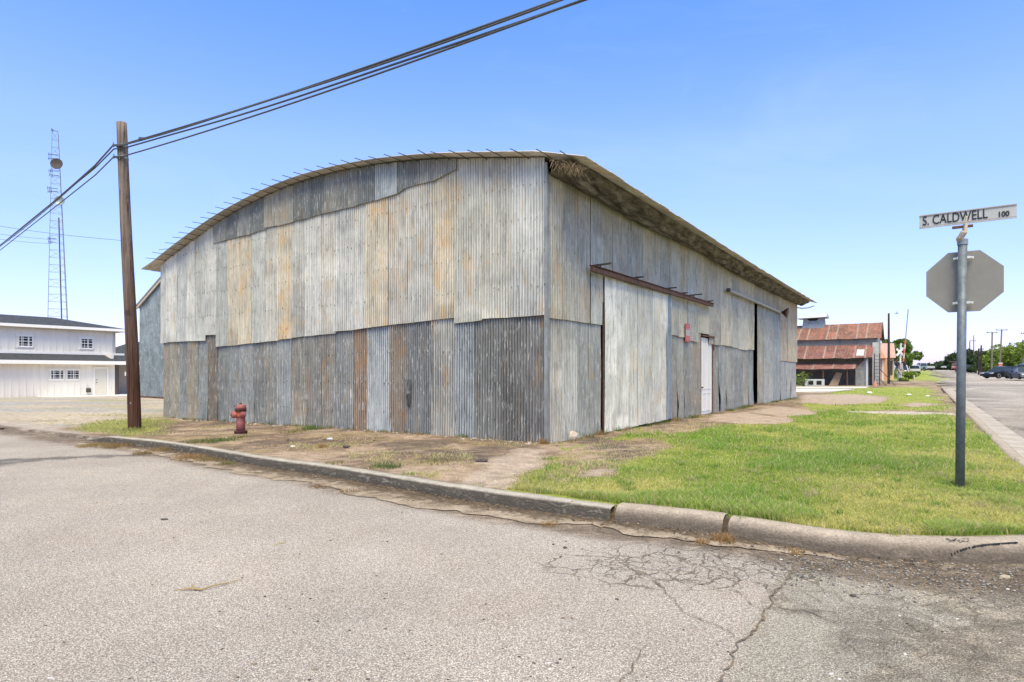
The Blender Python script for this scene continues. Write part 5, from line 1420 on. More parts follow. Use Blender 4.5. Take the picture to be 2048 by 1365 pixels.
# upper roof: hip at the right end
e0 = HPt(uE - .7, zE, UO + .55); e1 = HPt(Lh, zE, UO + .55); zRd = hpx(195, 641, UO - 3.4)[1]; r1 = HPt(Lh, zRd, UO - 3.4); r0 = HPt(uE + 3.0, zRd, UO - 3.4); b0 = HPt(uE - .7, zE, UO - 7.4); b1 = HPt(Lh, zE, UO - 7.4)
mb = MB(); mb.add([e0, e1, r1, r0, b0, b1], [(0, 3, 2, 1), (0, 4, 3), (4, 5, 2, 3), (0, 1, 5, 4)]); mb.build('upper_roof', M['shingle'], house)
mb = MB(); mb.bar(e0 + Vector((0, 0, -.10)), e1 + Vector((0, 0, -.10)), .06, .2); mb.bar(e0 + Vector((0, 0, -.10)), b0 + Vector((0, 0, -.10)), .06, .2); mb.build('fascia', M['trim'], house)
# porch roof between the storeys
zl0, zl1 = hpx(100, 723, .6)[1], hpx(100, 709, UO)[1] + .12
zl1 = hpx(100, 708.5, UO)[1]; zl0 = hpx(100, 721.5, .6)[1]; zM = zl0 - .15
mb = MB(); mb.add([HPt(-2.2, zl0, .6), HPt(Lh, zl0, .6), HPt(Lh, zl1, UO + .02), HPt(-1.2, zl1, UO + .02), HPt(-2.2, zl0, -5), HPt(-1.2, zl1, -4)], [(0, 3, 2, 1), (0, 4, 5, 3)]); mb.build('lower_roof', M['shingle'], house)
mb = MB(); mb.bar(HPt(-2.2, zl0 - .12, .6), HPt(Lh, zl0 - .12, .6), .06, .26); mb.bar(HPt(-1.2, zl1 + .08, UO + .05), HPt(Lh, zl1 + .08, UO + .05), .08, .16)
mb.bar(HPt(-2.2, zl0 - .12, .6), HPt(-2.2, zl0 - .12, -4), .06, .26); mb.build('fascia', M['trim'], house)
mb = MB(); mb.prism([HPt(-2.2, zl0 - .05, .6), HPt(Lh, zl0 - .05, .6), HPt(Lh, zl0 - .05, -.0), HPt(-2.2, zl0 - .05, .0)], (0, 0, .03)); mb.build('soffit', M['trim'], house)
mb = MB(); mb.bar(HPt(-.12, hb, -.15), HPt(-.12, zM, -.15), .3, .3); mb.build('porch_post', simple('brown_post', (.10, .075, .065), .8), house)
mb = MB(); mb.prism([HPt(-.3, hb + .1, -1.6), HPt(-3.4, hb + .1, -1.6), HPt(-3.4, zM - .1, -1.6), HPt(-.3, zM - .1, -1.6)], tuple(-hout * .1)); mb.build('porch_back_wall', simple('pinkish_wall', (.38, .32, .28), .8, .06), house)
mb = MB(); mb.prism([HPt(-6, hb - .05, 3), HPt(Lh + 4, hb - .05, 3), HPt(Lh + 4, hb - .05, -.2), HPt(-6, hb - .05, -.2)], (0, 0, .09)); tag(mb.build('pavement', simple('white_concrete', (.76, .73, .67), .8, .08, 1)), kind='structure')
def window(u0, z0, u1, z1, o, lab=None):
    mb = MB()
    for a_, b_ in (((u0, z0), (u1, z0)), ((u0, z1), (u1, z1)), ((u0, (z0 + z1) / 2), (u1, (z0 + z1) / 2))): mb.bar(HPt(a_[0], a_[1], o + .05), HPt(b_[0], b_[1], o + .05), .08, .045)
    for u in (u0, u1): mb.bar(HPt(u, z0, o + .05), HPt(u, z1, o + .05), .06, .08, up=tuple(hout))
    for a_, b_ in (((u0, z0), (u1, z0)), ((u0, z1), (u1, z1))): mb.bar(HPt(a_[0] + .12 * (1 if u1 < u0 else -1), a_[1], o + .03), HPt(b_[0], b_[1], o + .03), .05, .16)
    w = mb.build('window', M['trim'], house)
    mb = MB(); mb.prism([HPt(u0, z0, o + .03), HPt(u1, z0, o + .03), HPt(u1, z1, o + .03), HPt(u0, z1, o + .03)], tuple(-hout * .02)); mb.build('pane', M['black_glass'], w)
    mb = MB()
    for k in (1, 2):
        u = u0 + (u1 - u0) * k / 3; mb.bar(HPt(u, z0, o + .045), HPt(u, z1, o + .045), .02, .02, up=tuple(hout))
    for z in (z0 + (z1 - z0) * .25, z0 + (z1 - z0) * .75): mb.bar(HPt(u0, z, o + .045), HPt(u1, z, o + .045), .02, .03)
    mb.build('glazing_bars', M['trim'], w)
for (x0, y0, x1, y1), o in [((36.5, 694, 65, 672), UO), ((160, 698, 185, 677), UO), ((100.5, 760, 127, 739.5), 0), ((133, 760, 158, 739.5), 0)]:
    a_ = hpx(x0, y0, o); b_ = hpx(x1, y1, o); window(a_[0], a_[1], b_[0], b_[1], o)
a_ = hpx(189.5, 791, 0); b_ = hpx(212.5, 738, 0)
mb = MB(); mb.prism([HPt(a_[0], hb + .05, .05), HPt(b_[0], hb + .05, .05), HPt(b_[0], b_[1], .05), HPt(a_[0], b_[1], .05)], tuple(-hout * .05)); d_ = mb.build('door', simple('cream_door', (.68, .62, .50), .6, .03), house)
mb = MB(); mb.ico(HPt(a_[0] - .1, hb + 1.0, .09), .045, jit=0); mb.build('door_knob', M['rod'], d_); mb = MB(); mb.ico(HPt(a_[0] - .1, hb + 1.2, .08), .035, jit=0); mb.build('lock', M['rod'], d_)
mb = MB()
for u in (a_[0] + .07, b_[0] - .07): mb.bar(HPt(u, hb, .045), HPt(u, b_[1] + .1, .045), .10, .06, up=tuple(hout))
mb.bar(HPt(a_[0] + .1, b_[1] + .07, .045), HPt(b_[0] - .1, b_[1] + .07, .045), .06, .12); mb.build('door_frame', M['trim'], house)
u_, z_ = hpx(176, 781); mb = MB(); mb.box(HPt(u_, z_, .08), (.22, .22, .3)); mb.build('outlet_box', M['rod'], house)
# small roof far behind the porch
mb = MB(); c_ = P(248, 712, 62); fb_ = empty('far_building', tuple(P(250, 790, 62)), 'grey roofed building just showing behind the brown pole', 'building')
mb.prism([c_ + Vector((-2.5, 0, -5)), c_ + Vector((4, 0, -5)), c_ + Vector((4, 0, 0)), c_ + Vector((-2.5, 0, 0))], (0, 4, 0)); mb.build('wall', simple('far_wall', (.42, .38, .33), .8), fb_)
mb = MB(); mb.add([c_ + Vector((-3, -.5, 0)), c_ + Vector((4.5, -.5, 0)), c_ + Vector((4.5, 2, 1.5)), c_ + Vector((-.5, 2, 1.5)), c_ + Vector((-3, 4.5, 0)), c_ + Vector((4.5, 4.5, 0))], [(0, 1, 2, 3), (0, 3, 4), (3, 2, 5, 4)]); mb.build('roof', M['shingle'], fb_)
# ---- lattice tower
TYd = 90.0
tb = P(124, 745, TYd); tt = P(112, 266, TYd)
tw = empty('lattice_tower', (tb.x, tb.y, 0), 'tall lattice radio mast with two dish antennas behind the white building', 'radio mast')
def tc(f): return Vector((tb.x, tb.y, 0)).lerp(tt, f)
def tleg(k, f):
    w_ = (3.3 * (1 - f) + .85 * f) * .58; a = R([200, 335, 92][k]); c_ = tc(f); return c_ + Vector((math.cos(a) * w_, math.sin(a) * w_, 0))
for k in range(3):
    mb = MB(); mb.tube([tleg(k, 0), tleg(k, .5), tleg(k, 1)], [.05, .04, .03], 5); mb.build('mast_leg', simple('tower_leg', (.20, .19, .175), .6, .15), tw)
mb = MB(); nb = 34; TWM = simple('tower_steel', (.20, .19, .175), .6, .15)
for i in range(nb):
    f0, f1 = i / nb, (i + 1) / nb
    for k in range(3): mb.bar(tleg(k, f0), tleg((k + 1) % 3, f0), .03); mb.bar(tleg(k, f0), tleg((k + 1) % 3, f1), .022) if (i + k) % 2 else None
mb.build('bracing', TWM, tw)
mb = MB(); mb.tube([tc(0) + Vector((.2, 0, 0)), tc(.66) + Vector((.1, 0, 0))], .09, 5); mb.build('feed_line', M['rod'], tw)
for px, py, r_, m_n in ((113.5, 328, .80, 'rod'), (119, 402, .70, 'galv')):
    c_ = P(px, py, TYd - 1); mb = MB(); ax = Vector((.25, -1, .1)).normalized()
    mb.lathe([(.05, -.25), (r_ * .6, -.15), (r_, .05), (r_, .12), (r_ * .9, .1), (r_ * .5, -.05), (.05, -.1)], c_, 20, ax); mb.build('dish_antenna', M[m_n], tw, smooth=True)
for px0, py0, px1, py1 in ((97, 309, 107, 311), (97, 317, 107, 318), (98, 342, 109, 343), (99, 350, 109, 352), (95, 376, 107, 378), (96, 383, 107, 384), (96, 477, 104, 478), (97, 484, 104, 485), (103, 260, 108, 264)):
    mb = MB(); a_, b_ = P(px0, py0, TYd), P(px1, py1, TYd); mb.bar(a_, b_ + Vector((.6, 0, 0)), .07)
    for f in (0, .3, .6): q_ = a_.lerp(b_, f); mb.bar(q_ + Vector((0, 0, -.25)), q_ + Vector((0, 0, .25)), .04)
    mb.build('antenna', M['rod'], tw)
# distant wires at left
for i, (ya, xb, yb) in enumerate([(447, 250, 482), (462, 112, 480), (474, 104, 488)]):
    a_, b_ = P(-150, ya - 22 * (1 if i == 0 else 1), 62), P(xb, yb, 62)
    if i: b_ = P(xb, yb, 88)
    mb = MB(); mb.tube([a_.lerp(b_, t) + Vector((0, 0, -.35 * math.sin(math.pi * t))) for t in np.linspace(0, 1, 9)], .018, 4)
    tag(mb.build('far_wire', M['cable'], org=a_), ['thin wire high left, topmost of the three behind the mast', 'thin wire at far left, middle of the three by the mast', 'thin wire at far left, lowest of the three by the mast'][i], 'wire', 'thin wires at the far left')
# ================================================================ RIGHT BACKGROUND
rust_roof = sheet_mat('rusty_roof_sheet', .75, .6, ((.36, .13, .065), (.20, .065, .035)))
grey_iron = sheet_mat('grey_iron', .7, .9)
BC = np.array([34.6, 58.0])              # right front corner of the rusty barn
bz = .16
def barn(u, z, o=0.0): p = BC + DL * u - D1 * o; return np.array([p[0], p[1], z])
def bu(px, o=0.0):
    r = (px - CX) / F; q_ = BC - D1 * o; return (r * q_[1] - q_[0]) / (DL[0] - r * DL[1])
def bzz(px, py, o=0.0): return CAMZ - (py - HY) / F * barn(bu(px, o), 0, o)[1]
bn = empty('rusty_barn', (BC[0], BC[1], bz), 'old grey barn with red rusty sheet roofs beyond the warehouse', 'barn')
LBn = 15.0
def bgrid(name, u0, u1, o0, z0, o1, z1, mat, col, rust, nu=150, nv=8, amp=.012, jag=0.0, par=None, ragged=0):
    U_, V_ = np.meshgrid(np.linspace(u0, u1, nu), np.linspace(0, 1, nv)); o = o0 + (o1 - o0) * V_; z = z0 + (z1 - z0) * V_
    strip = np.floor(U_ / .86)
    z = z + amp * np.sin(U_ * 2 * np.pi / .2) + jag * (vn(U_ * 1.2, U_ * 0, 700) - .5) * (1 - V_) + (strip % 2) * .012
    pts = np.stack([BC[0] + DL[0] * U_ - D1[0] * o, BC[1] + DL[1] * U_ - D1[1] * o, z], -1)
    ph = np.abs((U_ / .86) % 1 - .5) > .46
    c_ = np.asarray(col) * (.8 + .45 * vn(strip * 1.7, np.floor(V_ * 2) + strip * 0, 701))[..., None]
    c_ = np.where(ph[..., None], np.array([.45, .32, .25]), c_)
    rr_ = np.where(ph, -.8, rust)
    b = NB(); b.grid(pts, c_, rr_, np.stack([U_ + strip * 3.3, V_ * abs(o1 - o0 + .01) + z1], -1)); return b.build(name, mat, par or bn)
RC = (.30, .125, .075)
zr1 = bzz(1752, 646, -2.6); ze1 = bzz(1748, 677, .3)
bgrid('upper_roof', -.35, LBn, .3, ze1, -2.6, zr1, rust_roof, RC, .25, jag=.05)
bgrid('rear_roof', -.35, LBn, -5.5, ze1, -2.6, zr1, rust_roof, RC, .25)
mb = MB(); mb.prism([barn(0, bz, 0), barn(0, ze1 - .08, 0), barn(0, zr1 - .1, -2.6), barn(0, ze1 - .1, -5.2), barn(0, bz, -5.2)], (DL[0] * .1, DL[1] * .1, 0)); mb.build('gable_wall', simple('barn_gable', (.30, .28, .25), .85, .2, 2), bn)
mb = MB(); mb.bar(barn(-.33, ze1 - .08, .32), barn(-.33, zr1 - .02, -2.6), .05, .16); mb.bar(barn(-.33, ze1 - .1, -5.5), barn(-.33, zr1 - .02, -2.6), .05, .16); mb.build('barge_board', simple('brown_board', (.16, .09, .065), .85, .3), bn)
z2t = bzz(1745, 690, .05); z2b = bzz(1740, 716, 2.3)
b_ = NB(); sheet(b_, lambda a, z, o: barn(a, z, o), 0, LBn, lambda a: ze1 - .02, lambda a: z2t - .1, 0, (.22, .22, .21), .1, seed=710); b_.build('clerestory_wall', grey_iron, bn)
bgrid('middle_roof', .25, LBn, 2.3, z2b, .06, z2t, rust_roof, (.27, .10, .07), .12, jag=.12)
# pale patch sheet on the middle roof
mb = MB(); t0, t1 = bu(1728, 1.6), bu(1713, 1.6)
fz = lambda o: z2t + (z2b - z2t) * (o - .06) / 2.24 + .05
for k in range(4): mb.prism([barn(t0, fz(1.0 + k * .27), 1.0 + k * .27), barn(t1, fz(1.0 + k * .27), 1.0 + k * .27), barn(t1, fz(1.22 + k * .27), 1.22 + k * .27), barn(t0, fz(1.22 + k * .27), 1.22 + k * .27)], (0, 0, .03))
mb.build('patch_sheet', simple('pale_patch', (.55, .52, .47), .6, .2), bn)
# front wall set back under the middle roof, porch awning
b_ = NB(); sheet(b_, lambda a, z, o: barn(a, z, o), .4, LBn, lambda a: z2t, lambda a: bz - .1, .0, (.17, .17, .16), .15, seed=720); b_.build('front_wall', grey_iron, bn)
b_ = NB(); sheet(b_, lambda a, z, o: barn(a, z, o), bu(1733, 1.9), bu(1711, 1.9), lambda a: 1.95 + .25 * (a < 0) + .9 * (1 - (a - bu(1733, 1.9)) / (bu(1711, 1.9) - bu(1733, 1.9))) * .9, lambda a: bz - .1, 1.9, (.30, .31, .30), .05, seed=721); b_.build('porch_side_wall', grey_iron, bn)
z3t = bzz(1680, 727, 1.8); z3b = bzz(1680, 738, 2.9)
bgrid('awning', bu(1711, 2.9), LBn, 2.9, z3b, 1.7, z3t, rust_roof, (.30, .12, .09), .05, jag=.12, amp=.02)
mb = MB(); mb.bar(barn(bu(1711, 2.9), z3b + .02, 2.9), barn(bu(1735, 1.9), z2b - .05, 1.95), .06); mb.build('rafter', M['rust_steel'], bn)
for px in (1694, 1646, 1604):
    mb = MB(); u = bu(px, 2.7); mb.bar(barn(u, bz - .1, 2.7), barn(u, z3b + .05, 2.7), .09); mb.build('porch_post', M['rust_steel'], bn)
mb = MB(); mb.bar(barn(.1, bz - .1, .45), barn(.1, z2t + .2, .3), .5, .32, up=tuple(np.append(D1, 0))); mb.build('corner_boarding', simple('pale_boarding', (.42, .41, .37), .8, .15, 2), bn)
mb = MB(); mb.bar(barn(.75, bz - .1, 1.9), barn(.75, z2b, 1.9), .22, .2); mb.build('corner_post', simple('pale_post', (.40, .42, .42), .8, .15, 2), bn)
# ventilator
vu0, vu1 = bu(1608, -2.6), bu(1648, -2.6); vz0 = zr1 - .35; vz1 = bzz(1630, 637, -2.6)
mb = MB(); mb.prism([barn(vu0 + .08, vz0, -2.0), barn(vu1 - .1, vz0, -2.0), barn(vu1, vz1, -2.0), barn(vu0 - .02, vz1, -2.0)], (D1[0] * 1.4, D1[1] * 1.4, 0)); vt = mb.build('ventilator', simple('ventilator_iron', (.24, .28, .30), .7, .2, 3), bn)
mb = MB(); mb.prism([barn(vu0 - 1.0 if vu0 < vu1 else vu0 + 1.0, 0, 0)] * 3, (0, 0, 0)) if False else None
va, vb = min(vu0, vu1) - .35, max(vu0, vu1) + .55; zrd = bzz(1630, 629, -2.7)
mb.add([barn(va, vz1, -1.5), barn(vb, vz1 - .05, -1.5), barn(vb - .3, zrd, -2.7), barn(va, zrd + .06, -2.7), barn(va, vz1, -3.9), barn(vb, vz1, -3.9)], [(0, 1, 2, 3), (3, 2, 5, 4), (0, 3, 4), (1, 5, 2)])
mb.build('cap_roof', simple('pale_roof_iron', (.46, .46, .44), .6, .12), vt)
um = (vu0 + vu1) / 2; sg = 1
mb = MB(); mb.prism([barn(um - .55, vz1 - .08, -1.985), barn(um + .6, vz1 - .08, -1.985), barn(um + .3, vz1 - .3, -1.985), barn(um - .3, vz1 - .3, -1.985)], (-D1[0] * .02, -D1[1] * .02, 0)); mb.build('louvre_opening', M['dark'], vt)
# ladder / frame at the corner
ld = empty('metal_ladder', tuple(barn(-.15, bz, 1.1)), 'blue black metal ladder and braces leaning at the barn corner', 'ladder')
DB = simple('blue_black_paint', (.03, .045, .08), .5)
mb = MB()
for d_ in (0, .42): mb = MB(); mb.bar(barn(.15 - d_, bz, 1.3), barn(.15 - d_, bz + 3.1, 1.0), .06); mb.build('rail', DB, ld)
for k in range(9): mb = MB(); mb.bar(barn(.15, bz + .3 + k * .32, 1.25), barn(-.27, bz + .3 + k * .32, 1.25), .04); mb.build('rung', DB, ld)
mb = MB(); mb.bar(barn(-.25, bz + 1.7, 1.1), barn(-1.6, bz, 1.6), .05); mb.bar(barn(-.2, bz + .8, 1.1), barn(-.9, bz, 1.5), .05); mb.build('brace', M['rust_steel'], ld)
mb = MB(); mb.lathe([(.32, 0), (.32, .03), (.18, .05), (.04, .62), (0, .63)], barn(.05, bz, 1.9), 10); tag(mb.build('traffic_cone', simple('faded_orange', (.55, .22, .14), .7), org=barn(.05, bz, 1.9)), 'faded orange cone at the foot of the barn ladder', 'cone')
# junk under the awning
jb = empty('white_cabinet', tuple(barn(bu(1630, 3.2), bz, 3.2)), 'white cabinet with two dark square openings under the barn awning', 'cabinet')
ju0, ju1 = bu(1648, 3.2), bu(1609, 3.2); zj = bzz(1630, 759, 3.2)
mb = MB(); mb.prism([barn(ju0, bz, 3.2), barn(ju1, bz, 3.2), barn(ju1, zj, 3.2), barn(ju0, zj, 3.2)], (D1[0] * .5, D1[1] * .5, 0)); mb.build('cabinet_body', simple('cabinet_white', (.52, .54, .48), .7, .15, 4), jb, bevel=.02)
for k in (0, 1):
    a_ = ju0 + (ju1 - ju0) * (.12 + .42 * k); b2 = a_ + (ju1 - ju0) * .26
    mb = MB(); mb.prism([barn(a_, bz + .16, 3.215), barn(b2, bz + .16, 3.215), barn(b2, zj - .14, 3.215), barn(a_, zj - .14, 3.215)], (-D1[0] * .01, -D1[1] * .01, 0)); mb.build('opening', M['dark'], jb)
mb = MB(); c_ = Vector(barn(bu(1657, 2.4), bz, 2.4))
mb.prism([c_, c_ + Vector((.7, -.3, 0)), c_ + Vector((1.15, -.3, 1.25)), c_ + Vector((.75, 0, 1.35))], (.1, .3, 0)); tag(mb.build('plywood_sheet', simple('plywood', (.34, .24, .14), .8, .2), org=c_), 'brown board leaning on the barn wall under the awning', 'board')

# ---------------------------------------------------------------- foliage
def leaf_mat(name, a, b, c):
    m = N(name); oi = m.t.nodes.new('ShaderNodeObjectInfo'); t = m.attr('tint')
    n = m.noise(m.coord(), 1.3, 3, .6)
    col = m.mix(m.ramp(n, [(.35, 0), (.65, 1)]), a, b); col = m.mix(1, col, t, 'MULTIPLY')
    m.fin(col, .6, 0, .25)
    tr = m.t.nodes.new('ShaderNodeBsdfTranslucent'); m.link(col, tr.inputs[0]); mx = m.t.nodes.new('ShaderNodeMixShader'); mx.inputs[0].default_value = .3
    m.link(m.b.outputs[0], mx.inputs[1]); m.link(tr.outputs[0], mx.inputs[2]); m.link(mx.outputs[0], m.out.inputs[0]); return m.mat
LF1 = leaf_mat('leaves_mid', (.10, .17, .03), (.17, .25, .045), 0); LF2 = leaf_mat('leaves_light', (.16, .24, .035), (.27, .34, .06), 0); LF3 = leaf_mat('leaves_dark', (.045, .075, .028), (.075, .11, .042), 0)
BARK = simple('bark', (.10, .075, .055), .9, .3, 8, bump=.02)
def leafcloud(name, par, cents, n, ls, mat, seed):
    r = np.random.default_rng(seed); cs = np.array([c[:3] for c in cents]); rr = np.array([c[3] for c in cents])
    pk = r.choice(len(cs), n, p=rr ** 2 / (rr ** 2).sum())
    d = r.normal(size=(n, 3)); d /= np.linalg.norm(d, axis=1)[:, None]
    p = cs[pk] + d * (rr[pk] * r.uniform(.45, 1.05, n) ** .5)[:, None] * np.array([1, 1, .8])
    a = r.normal(size=(n, 3)); a /= np.linalg.norm(a, axis=1)[:, None]; b = np.cross(a, r.normal(size=(n, 3))); b /= np.linalg.norm(b, axis=1)[:, None]
    s = ls * r.uniform(.5, 1.2, n)[:, None]
    V = np.stack([p - a * s, p + b * s * .5, p + a * s, p - b * s * .5], 1).reshape(-1, 3)
    C = np.repeat(np.repeat(r.uniform(.6, 1.35, n)[:, None], 4, 0), 3, 1)
    return raw_mesh(name, V, np.arange(4 * n).reshape(-1, 4), mat, par, False, C)
def tree(px, Yd, zb, w, h, mat, label, seed, group=None, n=3500, ls=.28, trunk=.3, low=.25):
    x = (px - CX) / F * Yd; r = random.Random(seed)
    t = empty('tree', (x, Yd, zb), label, 'tree', group)
    cents = []
    for k in range(int(14 + 10 * w / 6)):
        a = r.uniform(0, 6.28); f = r.random(); zc = low * h + (h * (1 - low)) * f * .86; rad = w / 2 * (math.sin(math.pi * (.18 + .72 * f)) ** .7) * r.uniform(.3, .85)
        cr = r.uniform(.16, .30) * min(w, h)
        cents.append((math.cos(a) * rad, math.sin(a) * rad, zc + .07 * h, cr * .8))
    leafcloud('crown', t, cents, n, ls, mat, seed)
    mb = MB(); mb.tube([(0, 0, -.3), (.1, 0, h * .25), (.15, .1, h * .45)], [trunk, trunk * .8, trunk * .6], 7)
    for c_ in cents[:9]: mb.tube([(.1, 0, h * (.2 + .15 * r.random())), (c_[0] * .5, c_[1] * .5, c_[2] * .7), (c_[0], c_[1], c_[2])], [trunk * .45, trunk * .28, trunk * .1], 5)
    mb.build('trunk', BARK, t, local=True)
    return t
def bush(px, Yd, w, h, mat, label, seed, group=None, n=900, ls=.16, zb=None, name='bush'):
    x = (px - CX) / F * Yd; z = float(Hraw(x, Yd)) if zb is None else zb; r = random.Random(seed)
    t = empty(name, (x, Yd, z), label, 'bush', group)
    cents = [(r.uniform(-.5, .5) * w, r.uniform(-.4, .4) * w, h * r.uniform(.2, .6), h * r.uniform(.3, .5)) for _ in range(8)]
    leafcloud('foliage', t, cents, n, ls, mat, seed)
    mb = MB()
    for c_ in cents[:5]: mb.tube([(c_[0] * .2, c_[1] * .2, -.1), (c_[0] * .7, c_[1] * .7, c_[2])], [.04, .02], 5)
    mb.build('stem', BARK, t, local=True); return t
def zt(px, Yd): return float(Hraw((px - CX) / F * Yd, Yd))
def zpx(py, Yd): return CAMZ - (py - HY) / F * Yd
# big tree beyond the crossing
YT_ = 118
tree(1791, YT_, zpx(748, YT_), 8.2, 6.1, LF1, 'large spreading green tree behind the railway crossing', 11, n=9000, ls=.30, trunk=.35, low=.15)
tree(1768, 124, zpx(748, 124), 3.8, 7.0, LF1, 'green tree top showing between the barn roof and the dark pole', 12, n=2600, ls=.30)
# trees on the right
for i, (px, Yd, w, ytop, mat, lab) in enumerate([
    (1992, 128, 5.5, 702, LF2, 'bright green tree right of the bare crossarm pole'), (2010, 135, 7, 694, LF2, 'bright green leafy tree behind the small red sign'), (2034, 120, 7, 690, LF2, 'tall light green tree above the black car'), (2062, 115, 8, 688, LF2, 'light green tree cut by the right edge of the photo'),
    (1976, 150, 6, 706, LF3, 'dark tree between the two dark poles'), (1951, 165, 6.5, 698, LF3, 'dark tree right behind the stop sign post'), (1938, 185, 6, 707, LF3, 'dark tree seen just right of the sign post'), (1912, 200, 7, 708, LF3, 'dark tree just left of the sign post'),
    (2080, 90, 7, 680, LF2, 'light green tree outside right of the parked cars')]):
    zb = zt(px, Yd) - .2; tree(px, Yd, zb, w, zpx(ytop, Yd) - zb, mat, lab, 20 + i, 'trees on the far side of the street', n=2800, ls=.33 * Yd / 120, low=.12)
# distant tree line at the end of the street
for i, (px, Yd, w, ytop) in enumerate([(1858, 330, 14, 731), (1872, 320, 14, 727), (1886, 310, 14, 724), (1898, 300, 13, 722), (1846, 345, 14, 735), (1910, 290, 14, 716), (1835, 330, 10, 738), (1800, 300, 20, 733), (1925, 260, 12, 712)]):
    zb = zt(px, Yd) - .5; tree(px, Yd, zb, w, zpx(ytop, Yd) - zb, LF3, ['hazy dark tree in the row closing the end of the street'][0], 50 + i, 'trees closing the far end of the street', n=900, ls=.8, low=.0)
for i, (px, Yd, w, h, mat, lab) in enumerate([(1770, 92, 2.8, 1.9, LF1, 'tall green weeds beside the orange building'), (1785, 86, 2.0, 1.5, LF2, 'bright green bush left of the crossing mast'), (1822, 88, 2.2, 1.3, LF2, 'light green bush right of the white vehicle'), (1806, 74, 1.2, .5, LF2, 'low green clump in the dark planter of the crossing')]):
    bush(px, Yd, w, h, mat, lab, 70 + i)
bush(1608, 56.2, .9, 1.5, LF2, 'leafy green plant growing beside the white cabinet', 80, n=260, ls=.10, name='shrub', zb=.15)
# ---- orange building behind the barn
OBY = 80.0
ob_ = empty('orange_building', tuple(P(1760, 762, OBY)), 'orange building with a clay coloured hipped roof behind the barn', 'building')
OR = simple('orange_render', (.50, .26, .14), .8, .08, 1); ORR = simple('clay_roof', (.40, .19, .10), .8, .15, 2)
def OP(px, py, d=0): return P(px, py, OBY + d)
mb = MB(); mb.prism([OP(1735, 765), OP(1774, 765), OP(1774, 716), OP(1735, 716)], (0, 6, 0)); mb.build('wall', OR, ob_)
mb = MB(); mb.add([OP(1725, 717, -1), OP(1772, 717, -1), OP(1752, 684, 3), OP(1740, 684, 3), OP(1772, 717, 8), OP(1725, 717, 8)], [(0, 1, 2, 3), (1, 4, 2), (2, 4, 5, 3)]); mb.build('front_roof', ORR, ob_)
mb = MB(); mb.add([OP(1750, 716, 2), OP(1792, 716, 2), OP(1788, 687, 6), OP(1754, 687, 6), OP(1792, 716, 10), OP(1750, 716, 10)], [(0, 1, 2, 3), (1, 4, 2), (3, 2, 4, 5)]); mb.build('rear_roof', simple('pink_clay_roof', (.42, .27, .21), .8, .15, 2), ob_)
mb = MB(); mb.prism([OP(1750, 765, 3), OP(1788, 765, 3), OP(1788, 716, 3), OP(1750, 716, 3)], (0, 5, 0)); mb.build('rear_wall', simple('tan_render', (.50, .36, .22), .8, .08, 1), ob_)
mb = MB(); mb.prism([OP(1763, 762, -.02), OP(1767, 762, -.02), OP(1767, 720, -.02), OP(1763, 720, -.02)], (0, -.05, 0)); mb.build('pilaster', simple('pink_white', (.60, .47, .42), .8), ob_)
mb = MB(); mb.prism([OP(1777, 750, 2.95), OP(1785, 750, 2.95), OP(1785, 722, 2.95), OP(1777, 722, 2.95)], (0, -.04, 0)); mb.build('dark_window', M['black_glass'], ob_)
# ---- dark wooden pole by the tracks
def upole(px, yb, yt, Yd, r, label, arms=(), group='utility poles along the cross street', lean=0, name='utility_pole', mat=None):
    a_ = P(px, yb, Yd); b_ = P(px + lean, yt, Yd)
    t = empty(name, tuple(a_), label, 'utility pole', group)
    mb = MB(); mb.tube([a_ - Vector((0, 0, .8)), a_, b_], [r, r, r * .7], 8); mb.build('pole', mat or DKW, t)
    for (y, x0, x1, w_) in arms:
        mb = MB(); mb.bar(P(x0, y, Yd - r - .06), P(x1, y, Yd - r - .06), w_)
        for k in range(3): q_ = P(x0 + (x1 - x0) * (.1 + .4 * k), y, Yd - r - .06); mb.bar(q_, q_ + Vector((0, 0, .22)), .07)
        mb.build('crossarm', mat or DKW, t)
    return t
DKW = simple('dark_creosote_wood', (.045, .035, .03), .9, .3, 6); GYW = simple('grey_pole_wood', (.17, .15, .13), .9, .2, 6)
upole(1777.5, 771, 627, 63, .13, 'dark slim wooden pole standing by the tracks near the barn', group=None)
upole(1983, 742, 665, 112, .15, 'grey pole with one wide crossarm, left of the pair', [(666, 1973, 1995, .12)], mat=GYW, lean=1.5)
upole(1999.5, 738, 660, 118, .15, 'grey pole with one wide crossarm, right and taller of the pair', [(660.5, 1991, 2016, .12)], mat=GYW, lean=4)
upole(1957.5, 742, 697, 125, .16, 'dark short pole, left of two standing close together', [(701, 1956, 1962, .1)])
upole(1962.5, 742, 691, 123, .18, 'dark short pole, right of two standing close together', [(699, 1960, 1967, .1)])
upole(1947.5, 735, 671, 165, .14, 'thin grey pole with small arms just right of the sign post', [(682, 1939, 1952, .12)], mat=GYW)
upole(1939.5, 735, 683, 165, .14, 'thin dark pole joined by a bar to its taller neighbour', ())
upole(1897, 737, 708, 260, .16, 'tiny T shaped pole far down the street', [(709, 1893.5, 1901, .2)], mat=GYW)
upole(1910, 737, 700, 240, .16, 'thin pale pole far down the street left of the sign post', (), mat=GYW)
upole(2046, 740, 680, 105, .16, 'grey pole at the right edge of the photo', [(668, 2042, 2052, .1)], mat=GYW)
